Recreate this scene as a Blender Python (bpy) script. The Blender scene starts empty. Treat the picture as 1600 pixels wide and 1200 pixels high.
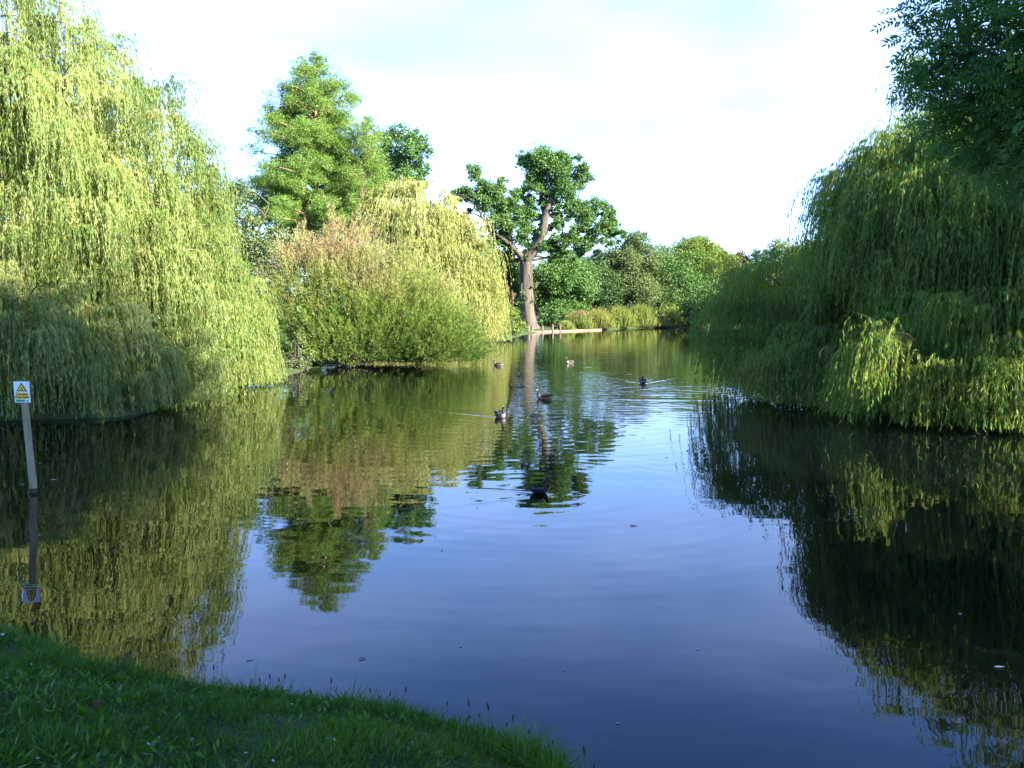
import bpy, math, random
import numpy as np
from mathutils import Vector, Matrix

R = math.radians
rng = np.random.default_rng(7)
random.seed(7)
scene = bpy.context.scene
COL = scene.collection

# ------------------------------------------------------------------ camera
CAMZ, FPX = 3.0, 1400.0
PITCH = math.atan(118.0 / FPX)
cam_d = bpy.data.cameras.new("camera")
cam = bpy.data.objects.new("camera", cam_d)
COL.objects.link(cam)
cam.location = (0, 0, CAMZ)
cam.rotation_euler = (math.pi / 2 - PITCH, 0, 0)
cam_d.sensor_width = 36.0
cam_d.lens = FPX / 1600 * 36
cam_d.clip_start = 0.05
cam_d.clip_end = 6000
scene.camera = cam

# ------------------------------------------------------------------ light
SUN_AZ, SUN_EL = 124.0, 26.0          # clockwise from the view direction (+Y)
SKY_STRENGTH = 0.086
EXPOSURE = 2.72
world = bpy.data.worlds.new("World")
scene.world = world
world.use_nodes = True
wn = world.node_tree
wn.nodes.clear()
w_out = wn.nodes.new("ShaderNodeOutputWorld")
w_bg = wn.nodes.new("ShaderNodeBackground")
w_sky = wn.nodes.new("ShaderNodeTexSky")
w_sky.sky_type = 'NISHITA'
w_sky.sun_disc = False
w_sky.sun_elevation = R(SUN_EL)
w_sky.sun_rotation = R(SUN_AZ)
w_sky.air_density = 1.0
w_sky.dust_density = 0.3
w_sky.ozone_density = 6.0
# thin cloud veils on a plane high above
tc = wn.nodes.new("ShaderNodeTexCoord")
sep = wn.nodes.new("ShaderNodeSeparateXYZ")
wn.links.new(tc.outputs['Generated'], sep.inputs[0])
mx = wn.nodes.new("ShaderNodeMath"); mx.operation = 'MAXIMUM'; mx.inputs[1].default_value = 0.05
wn.links.new(sep.outputs['Z'], mx.inputs[0])
add = wn.nodes.new("ShaderNodeMath"); add.operation = 'ADD'; add.inputs[1].default_value = 0.12
wn.links.new(mx.outputs[0], add.inputs[0])
vd = wn.nodes.new("ShaderNodeVectorMath"); vd.operation = 'SCALE'
inv = wn.nodes.new("ShaderNodeMath"); inv.operation = 'DIVIDE'; inv.inputs[0].default_value = 1.0
wn.links.new(add.outputs[0], inv.inputs[1])
wn.links.new(tc.outputs['Generated'], vd.inputs[0])
wn.links.new(inv.outputs[0], vd.inputs['Scale'])
cn = wn.nodes.new("ShaderNodeTexNoise")
cn.inputs['Scale'].default_value = 1.25
cn.inputs['Detail'].default_value = 3.0
cn.inputs['Roughness'].default_value = 0.5
wn.links.new(vd.outputs[0], cn.inputs['Vector'])
cr = wn.nodes.new("ShaderNodeMapRange")
cr.inputs['From Min'].default_value = 0.28
cr.inputs['From Max'].default_value = 0.78
cr.inputs['To Min'].default_value = 0.10
cr.inputs['To Max'].default_value = 0.58
wn.links.new(cn.outputs['Fac'], cr.inputs['Value'])
cm = wn.nodes.new("ShaderNodeMix"); cm.data_type = 'RGBA'
cm.inputs['B'].default_value = (3.3, 4.2, 7.2, 1)
# veils lie low; the sky overhead is clear
cz = wn.nodes.new("ShaderNodeMapRange")
cz.interpolation_type = 'SMOOTHSTEP'
cz.inputs['From Min'].default_value = 0.31
cz.inputs['From Max'].default_value = 0.43
cz.inputs['To Min'].default_value = 1.0
cz.inputs['To Max'].default_value = 0.0
wn.links.new(sep.outputs['Z'], cz.inputs['Value'])
cmul = wn.nodes.new("ShaderNodeMath"); cmul.operation = 'MULTIPLY'
wn.links.new(cr.outputs[0], cmul.inputs[0]); wn.links.new(cz.outputs[0], cmul.inputs[1])
wn.links.new(cmul.outputs[0], cm.inputs['Factor'])
wb = wn.nodes.new("ShaderNodeMix"); wb.data_type = 'RGBA'; wb.blend_type = 'MULTIPLY'
wb.inputs['Factor'].default_value = 1.0
wb.inputs['B'].default_value = (0.86, 0.98, 1.22, 1)
wn.links.new(w_sky.outputs[0], wb.inputs['A'])
wn.links.new(wb.outputs['Result'], cm.inputs['A'])
w_bg.inputs['Strength'].default_value = SKY_STRENGTH
wn.links.new(cm.outputs['Result'], w_bg.inputs['Color'])
wn.links.new(w_bg.outputs[0], w_out.inputs[0])

sd = bpy.data.lights.new("sun", 'SUN')
sd.energy = 5.0
sd.angle = R(0.5)
sd.color = (1.0, 0.94, 0.80)
sun = bpy.data.objects.new("sun", sd)
COL.objects.link(sun)
SUNV = Vector((math.sin(R(SUN_AZ)) * math.cos(R(SUN_EL)), math.cos(R(SUN_AZ)) * math.cos(R(SUN_EL)), math.sin(R(SUN_EL))))
sun.rotation_euler = SUNV.to_track_quat('Z', 'Y').to_euler()
sun.location = SUNV * 60

scene.view_settings.view_transform = 'Standard'
scene.view_settings.look = 'None'
scene.view_settings.gamma = 1
scene.view_settings.use_curve_mapping = False
scene.view_settings.exposure = EXPOSURE
scene.cycles.max_bounces = 7
scene.cycles.diffuse_bounces = 3
scene.cycles.glossy_bounces = 3
scene.cycles.transmission_bounces = 5
scene.cycles.transparent_max_bounces = 4
scene.cycles.caustics_reflective = False
scene.cycles.caustics_refractive = False
scene.cycles.sample_clamp_indirect = 6

# ------------------------------------------------------------------ geometry helpers
cP, sP = math.cos(PITCH), math.sin(PITCH)
def P(px, py, d):
    """world point seen at photo pixel (px,py) whose distance forward is d"""
    a, b = (px - 800) / FPX, -(py - 600) / FPX
    dy = cP + b * sP
    dz = -sP + b * cP
    t = d / dy
    return np.array([a * t, d, CAMZ + dz * t])
def W(px, py, z=0.0):
    a, b = (px - 800) / FPX, -(py - 600) / FPX
    dy = cP + b * sP
    dz = -sP + b * cP
    t = (z - CAMZ) / dz
    return np.array([a * t, dy * t, z])
def pm(d):            # metres per photo pixel at distance d
    return d / FPX

def set_mesh(name, V, F, mats, parent=None, tint=None, mat_idx=None, smooth=False):
    """V (n,3) array, F (m,k) int array of equal-sized faces or a list of faces"""
    me = bpy.data.meshes.new(name)
    V = np.asarray(V, dtype=np.float32)
    if isinstance(F, np.ndarray):
        m, k = F.shape
        me.vertices.add(len(V)); me.vertices.foreach_set('co', V.ravel())
        me.loops.add(m * k); me.loops.foreach_set('vertex_index', F.astype(np.int32).ravel())
        me.polygons.add(m)
        me.polygons.foreach_set('loop_start', np.arange(0, m * k, k, dtype=np.int32))
        me.update(calc_edges=True)
    else:
        me.from_pydata([tuple(map(float, v)) for v in V], [], F)
        m = len(F)
    if tint is not None:
        at = me.attributes.new('tint', 'FLOAT', 'FACE')
        at.data.foreach_set('value', np.asarray(tint, dtype=np.float32))
    if not isinstance(mats, (list, tuple)): mats = [mats]
    for mt in mats: me.materials.append(mt)
    if mat_idx is not None:
        me.polygons.foreach_set('material_index', np.asarray(mat_idx, dtype=np.int32))
    if smooth:
        me.polygons.foreach_set('use_smooth', np.ones(m, dtype=bool))
    me.update()
    o = bpy.data.objects.new(name, me)
    COL.objects.link(o)
    if parent is not None:
        o.parent = parent
        o.matrix_parent_inverse = Matrix.Translation(-parent.location) if parent.rotation_euler[2] == 0 else parent.matrix_basis.inverted()
    return o

def tag(o, label=None, cat=None, group=None, kind=None):
    if label: o['label'] = label
    if cat: o['category'] = cat
    if group: o['group'] = group
    if kind: o['kind'] = kind
    return o
def thing(name, label, cat, loc, group=None):
    o = bpy.data.objects.new(name, None)
    o.empty_display_size = 0.3
    COL.objects.link(o)
    o.location = tuple(float(v) for v in loc)
    return tag(o, label, cat, group)

class MB:
    def __init__(s): s.V = []; s.F = []; s.I = []; s.n = 0
    def add(s, V, F, mi=0):
        V = np.asarray(V, float)
        s.V.append(V)
        for f in F:
            s.F.append([i + s.n for i in f]); s.I.append(mi)
        s.n += len(V)
    def tube(s, pts, rad, sides=7, cap=True, mi=0, rough=0):
        pts = np.asarray(pts, float); k = len(pts)
        rad = np.broadcast_to(rad, (k,))
        T = np.gradient(pts, axis=0)
        T /= np.linalg.norm(T, axis=1)[:, None] + 1e-9
        ref = np.array([0.3, 0.9, 0.1]) if abs(T[0][2]) > 0.7 else np.array([0, 0, 1.0])
        Vs = []
        a = np.arange(sides) * 2 * math.pi / sides
        for i in range(k):
            u = np.cross(T[i], ref); u /= np.linalg.norm(u) + 1e-9
            v = np.cross(T[i], u)
            ref = np.cross(u, T[i])
            rr = np.full(sides, rad[i])
            if rough: rr = rad[i] * (1 + rough * (np.sin(a * 3 + 1) * .5 + np.sin(a * 7 + i * .25) * .6 + rng.normal(0, .35, sides)))
            Vs.append(pts[i] + (np.cos(a) * rr)[:, None] * u + (np.sin(a) * rr)[:, None] * v)
        F = []
        for i in range(k - 1):
            for j in range(sides):
                j2 = (j + 1) % sides
                F.append([i * sides + j, i * sides + j2, (i + 1) * sides + j2, (i + 1) * sides + j])
        if cap:
            F.append([j for j in range(sides)][::-1]); F.append([(k - 1) * sides + j for j in range(sides)])
        s.add(np.vstack(Vs), F, mi)
    def box(s, c, size, rz=0, mi=0):
        x, y, z = [v / 2 for v in size]
        V = np.array([[a, b, d] for a in (-x, x) for b in (-y, y) for d in (-z, z)])
        co, si = math.cos(rz), math.sin(rz)
        V = np.c_[V[:, 0] * co - V[:, 1] * si, V[:, 0] * si + V[:, 1] * co, V[:, 2]] + np.asarray(c)
        s.add(V, [[0, 1, 3, 2], [4, 6, 7, 5], [0, 4, 5, 1], [2, 3, 7, 6], [0, 2, 6, 4], [1, 5, 7, 3]], mi)
    def build(s, name, mats, parent=None, smooth=True, tint=None):
        return set_mesh(name, np.vstack(s.V), s.F, mats, parent, mat_idx=s.I, smooth=smooth, tint=tint)

def unit(v):
    return v / (np.linalg.norm(v, axis=-1, keepdims=True) + 1e-9)
def leaves_geo(Pp, D, L, Wd, mid=0.42, roll=None):
    """diamond leaves: base Pp, direction D, length, width"""
    n = len(Pp)
    D = unit(D)
    r = rng.normal(size=(n, 3)) if roll is None else roll
    S = unit(np.cross(D, r))
    L = np.broadcast_to(L, (n,))[:, None]; Wd = np.broadcast_to(Wd, (n,))[:, None]
    V = np.empty((n, 4, 3))
    V[:, 0] = Pp
    V[:, 1] = Pp + D * L * mid + S * Wd / 2
    V[:, 2] = Pp + D * L
    V[:, 3] = Pp + D * L * mid - S * Wd / 2
    return V.reshape(-1, 3)
def leaf_obj(name, V, tint, mat, parent=None, zmin=0.02):
    V = np.asarray(V).reshape(-1, 4, 3)
    ok = V[:, :, 2].min(axis=1) > zmin
    V = V[ok]; tint = np.asarray(tint)[ok]
    F = np.arange(len(V) * 4, dtype=np.int32).reshape(-1, 4)
    return set_mesh(name, V.reshape(-1, 3), F, mat, parent, tint=tint)

# ------------------------------------------------------------------ materials
def new_mat(name):
    m = bpy.data.materials.new(name); m.use_nodes = True
    m.node_tree.nodes.clear()
    return m, m.node_tree
def leaf_mat(name, cols, transl=0.4, rough=0.5, spec=0.22):
    m, nt = new_mat(name)
    N, Lk = nt.nodes, nt.links
    out = N.new("ShaderNodeOutputMaterial")
    at = N.new("ShaderNodeAttribute"); at.attribute_name = 'tint'
    rp = N.new("ShaderNodeValToRGB")
    while len(rp.color_ramp.elements) < len(cols): rp.color_ramp.elements.new(0.5)
    for e, (p, c) in zip(rp.color_ramp.elements, cols):
        e.position = p; e.color = (*c, 1)
    Lk.new(at.outputs['Fac'], rp.inputs[0])
    pb = N.new("ShaderNodeBsdfPrincipled")
    pb.inputs['Roughness'].default_value = rough
    pb.inputs['Specular IOR Level'].default_value = spec
    Lk.new(rp.outputs[0], pb.inputs['Base Color'])
    tr = N.new("ShaderNodeBsdfTranslucent")
    hs = N.new("ShaderNodeHueSaturation")
    hs.inputs['Saturation'].default_value = 1.15; hs.inputs['Value'].default_value = 1.25; hs.inputs['Hue'].default_value = 0.485
    Lk.new(rp.outputs[0], hs.inputs['Color']); Lk.new(hs.outputs[0], tr.inputs['Color'])
    mx = N.new("ShaderNodeMixShader"); mx.inputs[0].default_value = transl
    Lk.new(pb.outputs[0], mx.inputs[1]); Lk.new(tr.outputs[0], mx.inputs[2])
    Lk.new(mx.outputs[0], out.inputs[0])
    return m
def noise_mat(name, c1, c2, scale=3, rough=0.85, stretch=(1, 1, 1), bump=0.3, detail=6, c3=None, spec=0.2):
    m, nt = new_mat(name)
    N, Lk = nt.nodes, nt.links
    out = N.new("ShaderNodeOutputMaterial")
    tcn = N.new("ShaderNodeTexCoord"); mp = N.new("ShaderNodeMapping")
    mp.inputs['Scale'].default_value = stretch
    Lk.new(tcn.outputs['Object'], mp.inputs[0])
    nz = N.new("ShaderNodeTexNoise"); nz.inputs['Scale'].default_value = scale; nz.inputs['Detail'].default_value = detail
    nz.inputs['Roughness'].default_value = 0.62
    Lk.new(mp.outputs[0], nz.inputs['Vector'])
    rp = N.new("ShaderNodeValToRGB")
    rp.color_ramp.elements[0].position = 0.32; rp.color_ramp.elements[0].color = (*c1, 1)
    rp.color_ramp.elements[1].position = 0.68; rp.color_ramp.elements[1].color = (*c2, 1)
    if c3:
        e = rp.color_ramp.elements.new(0.8); e.color = (*c3, 1)
    Lk.new(nz.outputs['Fac'], rp.inputs[0])
    pb = N.new("ShaderNodeBsdfPrincipled"); pb.inputs['Roughness'].default_value = rough
    pb.inputs['Specular IOR Level'].default_value = spec
    Lk.new(rp.outputs[0], pb.inputs['Base Color'])
    if bump:
        bp = N.new("ShaderNodeBump"); bp.inputs['Strength'].default_value = bump; bp.inputs['Distance'].default_value = 0.05
        Lk.new(nz.outputs['Fac'], bp.inputs['Height']); Lk.new(bp.outputs[0], pb.inputs['Normal'])
    Lk.new(pb.outputs[0], out.inputs[0])
    return m
def plain_mat(name, c, rough=0.6, var=0.12):
    return noise_mat(name, tuple(v * (1 - var) for v in c), tuple(min(1, v * (1 + var)) for v in c), 20, rough, bump=0)

WILLOW = leaf_mat('willow_leaf', [(0, (.070, .125, .026)), (.4, (.158, .240, .056)), (.8, (.305, .375, .135)), (.9, (.34, .33, .09)), (1.0, (.26, .18, .06))], .5, .5)
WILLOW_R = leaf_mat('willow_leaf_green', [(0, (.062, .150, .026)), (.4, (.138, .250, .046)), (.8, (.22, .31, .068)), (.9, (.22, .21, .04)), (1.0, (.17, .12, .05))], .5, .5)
WILLOW_F = leaf_mat('golden_willow_leaf', [(0, (.105, .145, .030)), (.4, (.225, .255, .060)), (.8, (.33, .37, .150)), (.9, (.32, .28, .08)), (1.0, (.30, .22, .07))], .35, .5)
OAK = leaf_mat('oak_leaf', [(0, (.034, .088, .026)), (.5, (.088, .172, .042)), (1, (.155, .235, .060))], .3, .45)
OAKB = leaf_mat('dark_oak_leaf', [(0, (.030, .075, .024)), (.5, (.060, .125, .034)), (1, (.10, .17, .045))], .3, .45)
CYP = leaf_mat('cypress_leaf', [(0, (.060, .120, .022)), (.5, (.135, .225, .040)), (1, (.195, .285, .065))], .35, .6)
ALD = leaf_mat('grey_green_leaf', [(0, (.055, .090, .030)), (.5, (.105, .150, .050)), (1, (.165, .205, .080))], .3, .5)
BRT = leaf_mat('bright_leaf', [(0, (.060, .105, .020)), (.5, (.135, .190, .034)), (1, (.215, .255, .055))], .35, .5)
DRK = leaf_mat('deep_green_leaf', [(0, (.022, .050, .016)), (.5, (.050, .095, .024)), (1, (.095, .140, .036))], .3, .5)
PUR = leaf_mat('purple_leaf', [(0, (.06, .03, .028)), (.5, (.11, .06, .045)), (1, (.16, .10, .06))], .25, .5)
ASH = leaf_mat('ash_leaf', [(0, (.036, .110, .030)), (.5, (.075, .180, .042)), (1, (.12, .235, .055))], .5, .4)
TAM = leaf_mat('feathery_spray', [(0, (.045, .095, .018)), (.3, (.135, .200, .036)), (.55, (.205, .230, .062)), (.75, (.265, .250, .100)), (.9, (.295, .255, .120)), (1, (.27, .10, .055))], .3, .65)
REED = leaf_mat('reed_leaf', [(0, (.060, .110, .020)), (.5, (.14, .185, .035)), (.8, (.22, .22, .06)), (1, (.20, .12, .06))], .35, .5)
GRASS = leaf_mat('grass_blade', [(0, (.032, .090, .010)), (.5, (.078, .178, .015)), (.85, (.145, .220, .024)), (1, (.20, .19, .08))], .3, .5)
BARK = noise_mat('bark_grey_brown', (.070, .050, .038), (.20, .150, .115), 5, .9, (1, 1, .18), .9)
BARKO = noise_mat('bark_oak', (.032, .026, .020), (.125, .100, .076), 1.9, .9, (1, 1, .10), 1.0)
BARKC = noise_mat('bark_cypress', (.22, .13, .085), (.42, .28, .20), 2, .9, (1, 1, .2), .8)
BARKD = noise_mat('bark_dark', (.030, .024, .020), (.080, .065, .050), 6, .9, (1, 1, .25), .8)
WIL_BARK = noise_mat('willow_bark', (.10, .075, .045), (.26, .20, .12), 5, .9, (1, 1, .2), .8)

# ------------------------------------------------------------------ the ground and the water
fg = [W(x, y, .12) for x, y in [(-260, 930), (-120, 950), (0, 972), (60, 985), (200, 1038), (300, 1058), (430, 1075), (560, 1088), (700, 1108), (800, 1138), (880, 1175), (960, 1230), (1060, 1300)]]
poly = [p[:2] for p in fg]
poly += [(4.0, 3.0), (8.0, 3.5), (12.0, 7.0), (14.5, 13), (15.5, 19), (14.0, 25), (11.5, 30), (11.0, 38), (14, 50), (26, 80)]
poly += [tuple(W(x, y)[:2]) for x, y in [(1230, 510.5), (1120, 511.3), (1000, 512.5), (940, 515.5), (880, 517.5), (822, 520.5), (812, 526), (770, 530.5), (752, 536), (742, 547), (600, 562), (500, 566), (485, 577), (430, 592), (270, 628), (228, 652), (0, 657), (-150, 660)]]
poly += [(-17.5, 19), (-14, 13)]
poly = np.array([tuple(p) for p in poly], float)
def smooth_closed(p, it=2):
    for _ in range(it):
        q = np.roll(p, -1, axis=0)
        p = np.stack([p * .75 + q * .25, p * .25 + q * .75], 1).reshape(-1, 2)
    return p
poly = smooth_closed(poly, 2)
def sdist(X, Y):
    """signed distance to the pond edge, positive on land"""
    shp = X.shape; X = X.ravel(); Y = Y.ravel()
    best = np.full(len(X), 1e9); inside = np.zeros(len(X), bool)
    n = len(poly)
    for i in range(n):
        a, b = poly[i], poly[(i + 1) % n]
        e = b - a
        t = np.clip(((X - a[0]) * e[0] + (Y - a[1]) * e[1]) / (e @ e + 1e-12), 0, 1)
        d2 = (X - a[0] - t * e[0]) ** 2 + (Y - a[1] - t * e[1]) ** 2
        best = np.minimum(best, d2)
        c = ((a[1] > Y) != (b[1] > Y))
        with np.errstate(divide='ignore', invalid='ignore'):
            xi = (b[0] - a[0]) * (Y - a[1]) / (b[1] - a[1]) + a[0]
        inside ^= c & (X < xi)
    s = np.sqrt(best); s[inside] *= -1
    return s.reshape(shp)
def lump(X, Y, f, seed):
    r = np.random.default_rng(seed); z = 0
    for _ in range(7):
        a = r.uniform(0, 6.28); k = f * r.uniform(.6, 1.8)
        z = z + np.sin((X * math.cos(a) + Y * math.sin(a)) * k + r.uniform(0, 6.28))
    return z / 7
def ground_z(X, Y):
    s = sdist(X, Y)
    near = np.clip((13 - np.abs(Y - 1)) / 6, 0, 1) * np.clip((16 - np.abs(X)) / 5, 0, 1)
    edge = np.interp(s, [-3, -.6, 0, .35, 1.0], [-.9, -.5, 0.02, .17, .26])
    land = np.clip(s - .6, 0, None)
    z = edge + np.where(s > 0, .03 * np.minimum(land, 25), 0)
    z = z + near * np.where(s > 0, .135 * np.minimum(land, 7), 0)
    z = z + np.clip(s, 0, 1) * (lump(X, Y, 1.7, 3) * .05 + lump(X, Y, .25, 5) * .12)
    return z
def gz(x, y):
    return float(ground_z(np.array([float(x)]), np.array([float(y)]))[0])
def axis(segs):
    out = []
    for a, b, st in segs: out += list(np.arange(a, b, st))
    return np.array(out + [segs[-1][1]])
def shore_d(px):
    for dd in np.arange(85, 160, .25):
        x = (px - 800) / FPX * dd * 1.0035
        if gz(x, dd) > .08: return dd
    return 140.
gx = axis([(-3000, -300, 300), (-300, -80, 20), (-80, -24, 4), (-24, -9, .6), (-9, 6, .16), (6, 20, .6), (20, 80, 4), (80, 300, 20), (300, 3000, 300)])
gy = axis([(-600, -60, 60), (-60, -12, 6), (-12, 1, .8), (1, 10, .16), (10, 30, .7), (30, 70, 1.2), (70, 170, 2), (170, 400, 20), (400, 4000, 400)])
GX, GY = np.meshgrid(gx, gy)
GZ = ground_z(GX, GY)
nx, ny = len(gx), len(gy)
idx = np.arange(nx * ny).reshape(ny, nx)
Fg = np.stack([idx[:-1, :-1], idx[:-1, 1:], idx[1:, 1:], idx[1:, :-1]], -1).reshape(-1, 4)
SOIL = noise_mat('bank_turf', (.022, .036, .012), (.055, .080, .022), 2.2, .95, (1, 1, 1), .6, 8, (.075, .06, .035))
ground = set_mesh('ground', np.c_[GX.ravel(), GY.ravel(), GZ.ravel()], Fg, SOIL, smooth=True)
tag(ground, kind='structure')

# birds: name, waterline pixel, heading (degrees, 0 = +X, 90 = away), scale
BIRDS = [('goose', W(778, 571), 172, .80), ('goose', W(890, 568), 215, .78), ('goose', W(849, 623), 200, .78),
         ('goose', W(782, 652), 292, .80), ('goose', W(1004, 599), 262, .80), ('moorhen', W(844, 771), 8, 1.0)]

def water_mat():
    m, nt = new_mat('pond_water')
    N, Lk = nt.nodes, nt.links
    def val(x): return x
    def M(op, a, b=None, c=None):
        n = N.new("ShaderNodeMath"); n.operation = op
        for i, v in enumerate((a, b, c)):
            if v is None: continue
            if isinstance(v, (int, float)): n.inputs[i].default_value = float(v)
            else: Lk.new(v, n.inputs[i])
        return n.outputs[0]
    out = N.new("ShaderNodeOutputMaterial")
    geo = N.new("ShaderNodeNewGeometry")
    sp = N.new("ShaderNodeSeparateXYZ"); Lk.new(geo.outputs['Position'], sp.inputs[0])
    X, Y = sp.outputs['X'], sp.outputs['Y']
    def noise(scale, sx, sy, detail=2, ang=0, dist=0):
        mp = N.new("ShaderNodeMapping"); mp.inputs['Scale'].default_value = (sx, sy, 1); mp.inputs['Rotation'].default_value = (0, 0, ang)
        Lk.new(geo.outputs['Position'], mp.inputs[0])
        nz = N.new("ShaderNodeTexNoise"); nz.inputs['Scale'].default_value = scale; nz.inputs['Detail'].default_value = detail
        nz.inputs['Distortion'].default_value = dist
        nz.noise_dimensions = '2D'
        Lk.new(mp.outputs[0], nz.inputs['Vector'])
        return nz.outputs['Fac']
    def gauss(e):  # exp(-e^2)
        return M('EXPONENT', M('MULTIPLY', M('MULTIPLY', e, e), -1))
    H = M('MULTIPLY', noise(.55, 1, 1, 1), .0085)                    # slow swell
    H = M('ADD', H, M('MULTIPLY', noise(2.6, .7, 1.2, 1, .3), .0010))
    # patch of wind and paddle ripples among the geese
    m1 = gauss(M('DIVIDE', M('SUBTRACT', Y, 37), 13))
    m2 = gauss(M('DIVIDE', M('SUBTRACT', X, 2.5), 6.0))
    patch = M('MULTIPLY', M('MULTIPLY', m1, m2), noise(.22, 1, 1, 1))
    H = M('ADD', H, M('MULTIPLY', M('MULTIPLY', noise(2.1, .6, 1.3, 3, .15), patch), .022))
    fary = M('MULTIPLY', gauss(M('DIVIDE', M('SUBTRACT', Y, 62), 26)), .0065)
    H = M('ADD', H, M('MULTIPLY', noise(1.5, .6, 1.5, 2), fary))
    # ring ripples
    for (cx, cy, lam, A, rad) in [(*W(840, 765)[:2], .42, .00030, 5.5), (*W(782, 650)[:2], .55, .00075, 8.0), (*W(1004, 599)[:2], .6, .0012, 9.0), (*W(600, 700)[:2], .7, .00035, 9.0)]:
        dx, dy = M('SUBTRACT', X, cx), M('SUBTRACT', Y, cy)
        r = M('SQRT', M('ADD', M('MULTIPLY', dx, dx), M('MULTIPLY', dy, dy)))
        wv = M('SINE', M('MULTIPLY', r, 2 * math.pi / lam))
        H = M('ADD', H, M('MULTIPLY', M('MULTIPLY', wv, gauss(M('DIVIDE', r, rad))), A))
    # V wakes
    for (nm, p, hd, s) in BIRDS:
        if nm == 'goose' and p[1] > 45: amp, D = .008, 1.8
        elif nm == 'goose': amp, D = .014, 3.4
        else: amp, D = .004, 1.3
        hx, hy = math.cos(R(hd)), math.sin(R(hd))
        dx, dy = M('SUBTRACT', X, float(p[0])), M('SUBTRACT', Y, float(p[1]))
        u = M('MULTIPLY', M('ADD', M('MULTIPLY', dx, hx), M('MULTIPLY', dy, hy)), -1)
        v = M('ABSOLUTE', M('SUBTRACT', M('MULTIPLY', dx, hy), M('MULTIPLY', dy, hx)))
        u = M('ADD', u, .25)
        up = M('MAXIMUM', u, 0)
        wd = M('ADD', M('MULTIPLY', up, .035), .07)
        arm = gauss(M('DIVIDE', M('SUBTRACT', v, M('MULTIPLY', up, .42)), wd))
        on = M('MULTIPLY', M('MINIMUM', M('MULTIPLY', up, 6), 1), M('EXPONENT', M('DIVIDE', up, -D)))
        tr = M('MULTIPLY', M('SINE', M('MULTIPLY', up, 2 * math.pi / .3)), M('MULTIPLY', gauss(M('DIVIDE', v, M('ADD', M('MULTIPLY', up, .3), .05))), .10))
        H = M('ADD', H, M('MULTIPLY', M('MULTIPLY', M('ADD', arm, tr), on), amp))
    bp = N.new("ShaderNodeBump"); bp.inputs['Strength'].default_value = 1; bp.inputs['Distance'].default_value = 1
    Lk.new(H, bp.inputs['Height'])
    pb = N.new("ShaderNodeBsdfPrincipled")
    pb.inputs['Base Color'].default_value = (.0010, .0019, .0021, 1)
    pb.inputs['Roughness'].default_value = 0.015
    pb.inputs['IOR'].default_value = 1.333
    pb.inputs['Specular IOR Level'].default_value = 0.5
    Lk.new(bp.outputs[0], pb.inputs['Normal'])
    Lk.new(pb.outputs[0], out.inputs[0])
    return m
WATER = water_mat()
water = set_mesh('water', [(-40, 1, 0), (60, 1, 0), (60, 165, 0), (-40, 165, 0)], [[0, 1, 2, 3]], WATER)
tag(water, kind='structure')

# ------------------------------------------------------------------ tree builders
def curve(a, b, sag=0.0, wob=0.1, k=8, up=0.0):
    a, b = np.asarray(a, float), np.asarray(b, float)
    t = np.linspace(0, 1, k)[:, None]
    L = np.linalg.norm(b - a)
    off = rng.normal(size=3) * wob * L
    off2 = rng.normal(size=3) * wob * .5 * L
    p = a + (b - a) * t + np.sin(math.pi * t) * off + np.sin(2 * math.pi * t) * off2
    p[:, 2] += (np.sin(math.pi * t) * up * L)[:, 0]
    return p

def cascade(O, u, nst, Lmin, Lmax, spread, lw, ll, dens, base_tint, arch=.7):
    """one bundle of hanging willow shoots; returns leaf verts and tints"""
    tang = np.array([-u[1], u[0], 0])
    st = O + tang * rng.normal(0, spread, (nst, 1)) + u * rng.normal(0, spread * .6, (nst, 1))
    st[:, 2] -= np.abs(rng.normal(0, spread * .6, nst))
    Ls = rng.uniform(Lmin, Lmax, nst)
    ar = arch * rng.uniform(.3, 1.3, nst)
    ud = unit(u + tang * rng.normal(0, .45, (nst, 1)))
    Vs, Ts = [], []
    nl = np.maximum((Ls * dens).astype(int), 3)
    sid = np.repeat(np.arange(nst), nl)
    t = rng.uniform(0.02, 1, len(sid))
    ph = rng.uniform(0, 6.28, nst)
    def pos(sid, t):
        L = Ls[sid]; a = ar[sid]
        o = 1 - np.exp(-3.2 * t)
        p = st[sid] + ud[sid] * (a * o)[:, None]
        sw = np.sin(t * 5 + ph[sid]) * .035 * L
        p = p + tang * sw[:, None]
        p[:, 2] += a * .45 * np.sin(np.minimum(t * 4, math.pi)) - L * t ** 1.25
        return p
    p = pos(sid, t)
    D = np.zeros((len(sid), 3)); D[:, 2] = -1
    D += ud[sid] * .12 + rng.normal(0, .24, D.shape)
    n = len(sid)
    Vs.append(leaves_geo(p, D, ll * rng.uniform(.7, 1.25, n), lw * rng.uniform(.7, 1.3, n)))
    Ts.append(np.clip(base_tint + rng.normal(0, .11, n) + .16 * (1 - t) , 0, .84))
    # shoots as slim strips
    k = 6
    tt = np.linspace(0, .93, k + 1)
    for i in range(k):
        a = pos(np.arange(nst), np.full(nst, tt[i])); b = pos(np.arange(nst), np.full(nst, tt[i + 1]))
        d = b - a
        Vs.append(leaves_geo(a - d * .1, d, np.linalg.norm(d, axis=1) * 1.25, lw * .42, .5))
        Ts.append(np.full(nst, .93))
    return np.concatenate(Vs), np.concatenate(Ts)

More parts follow.
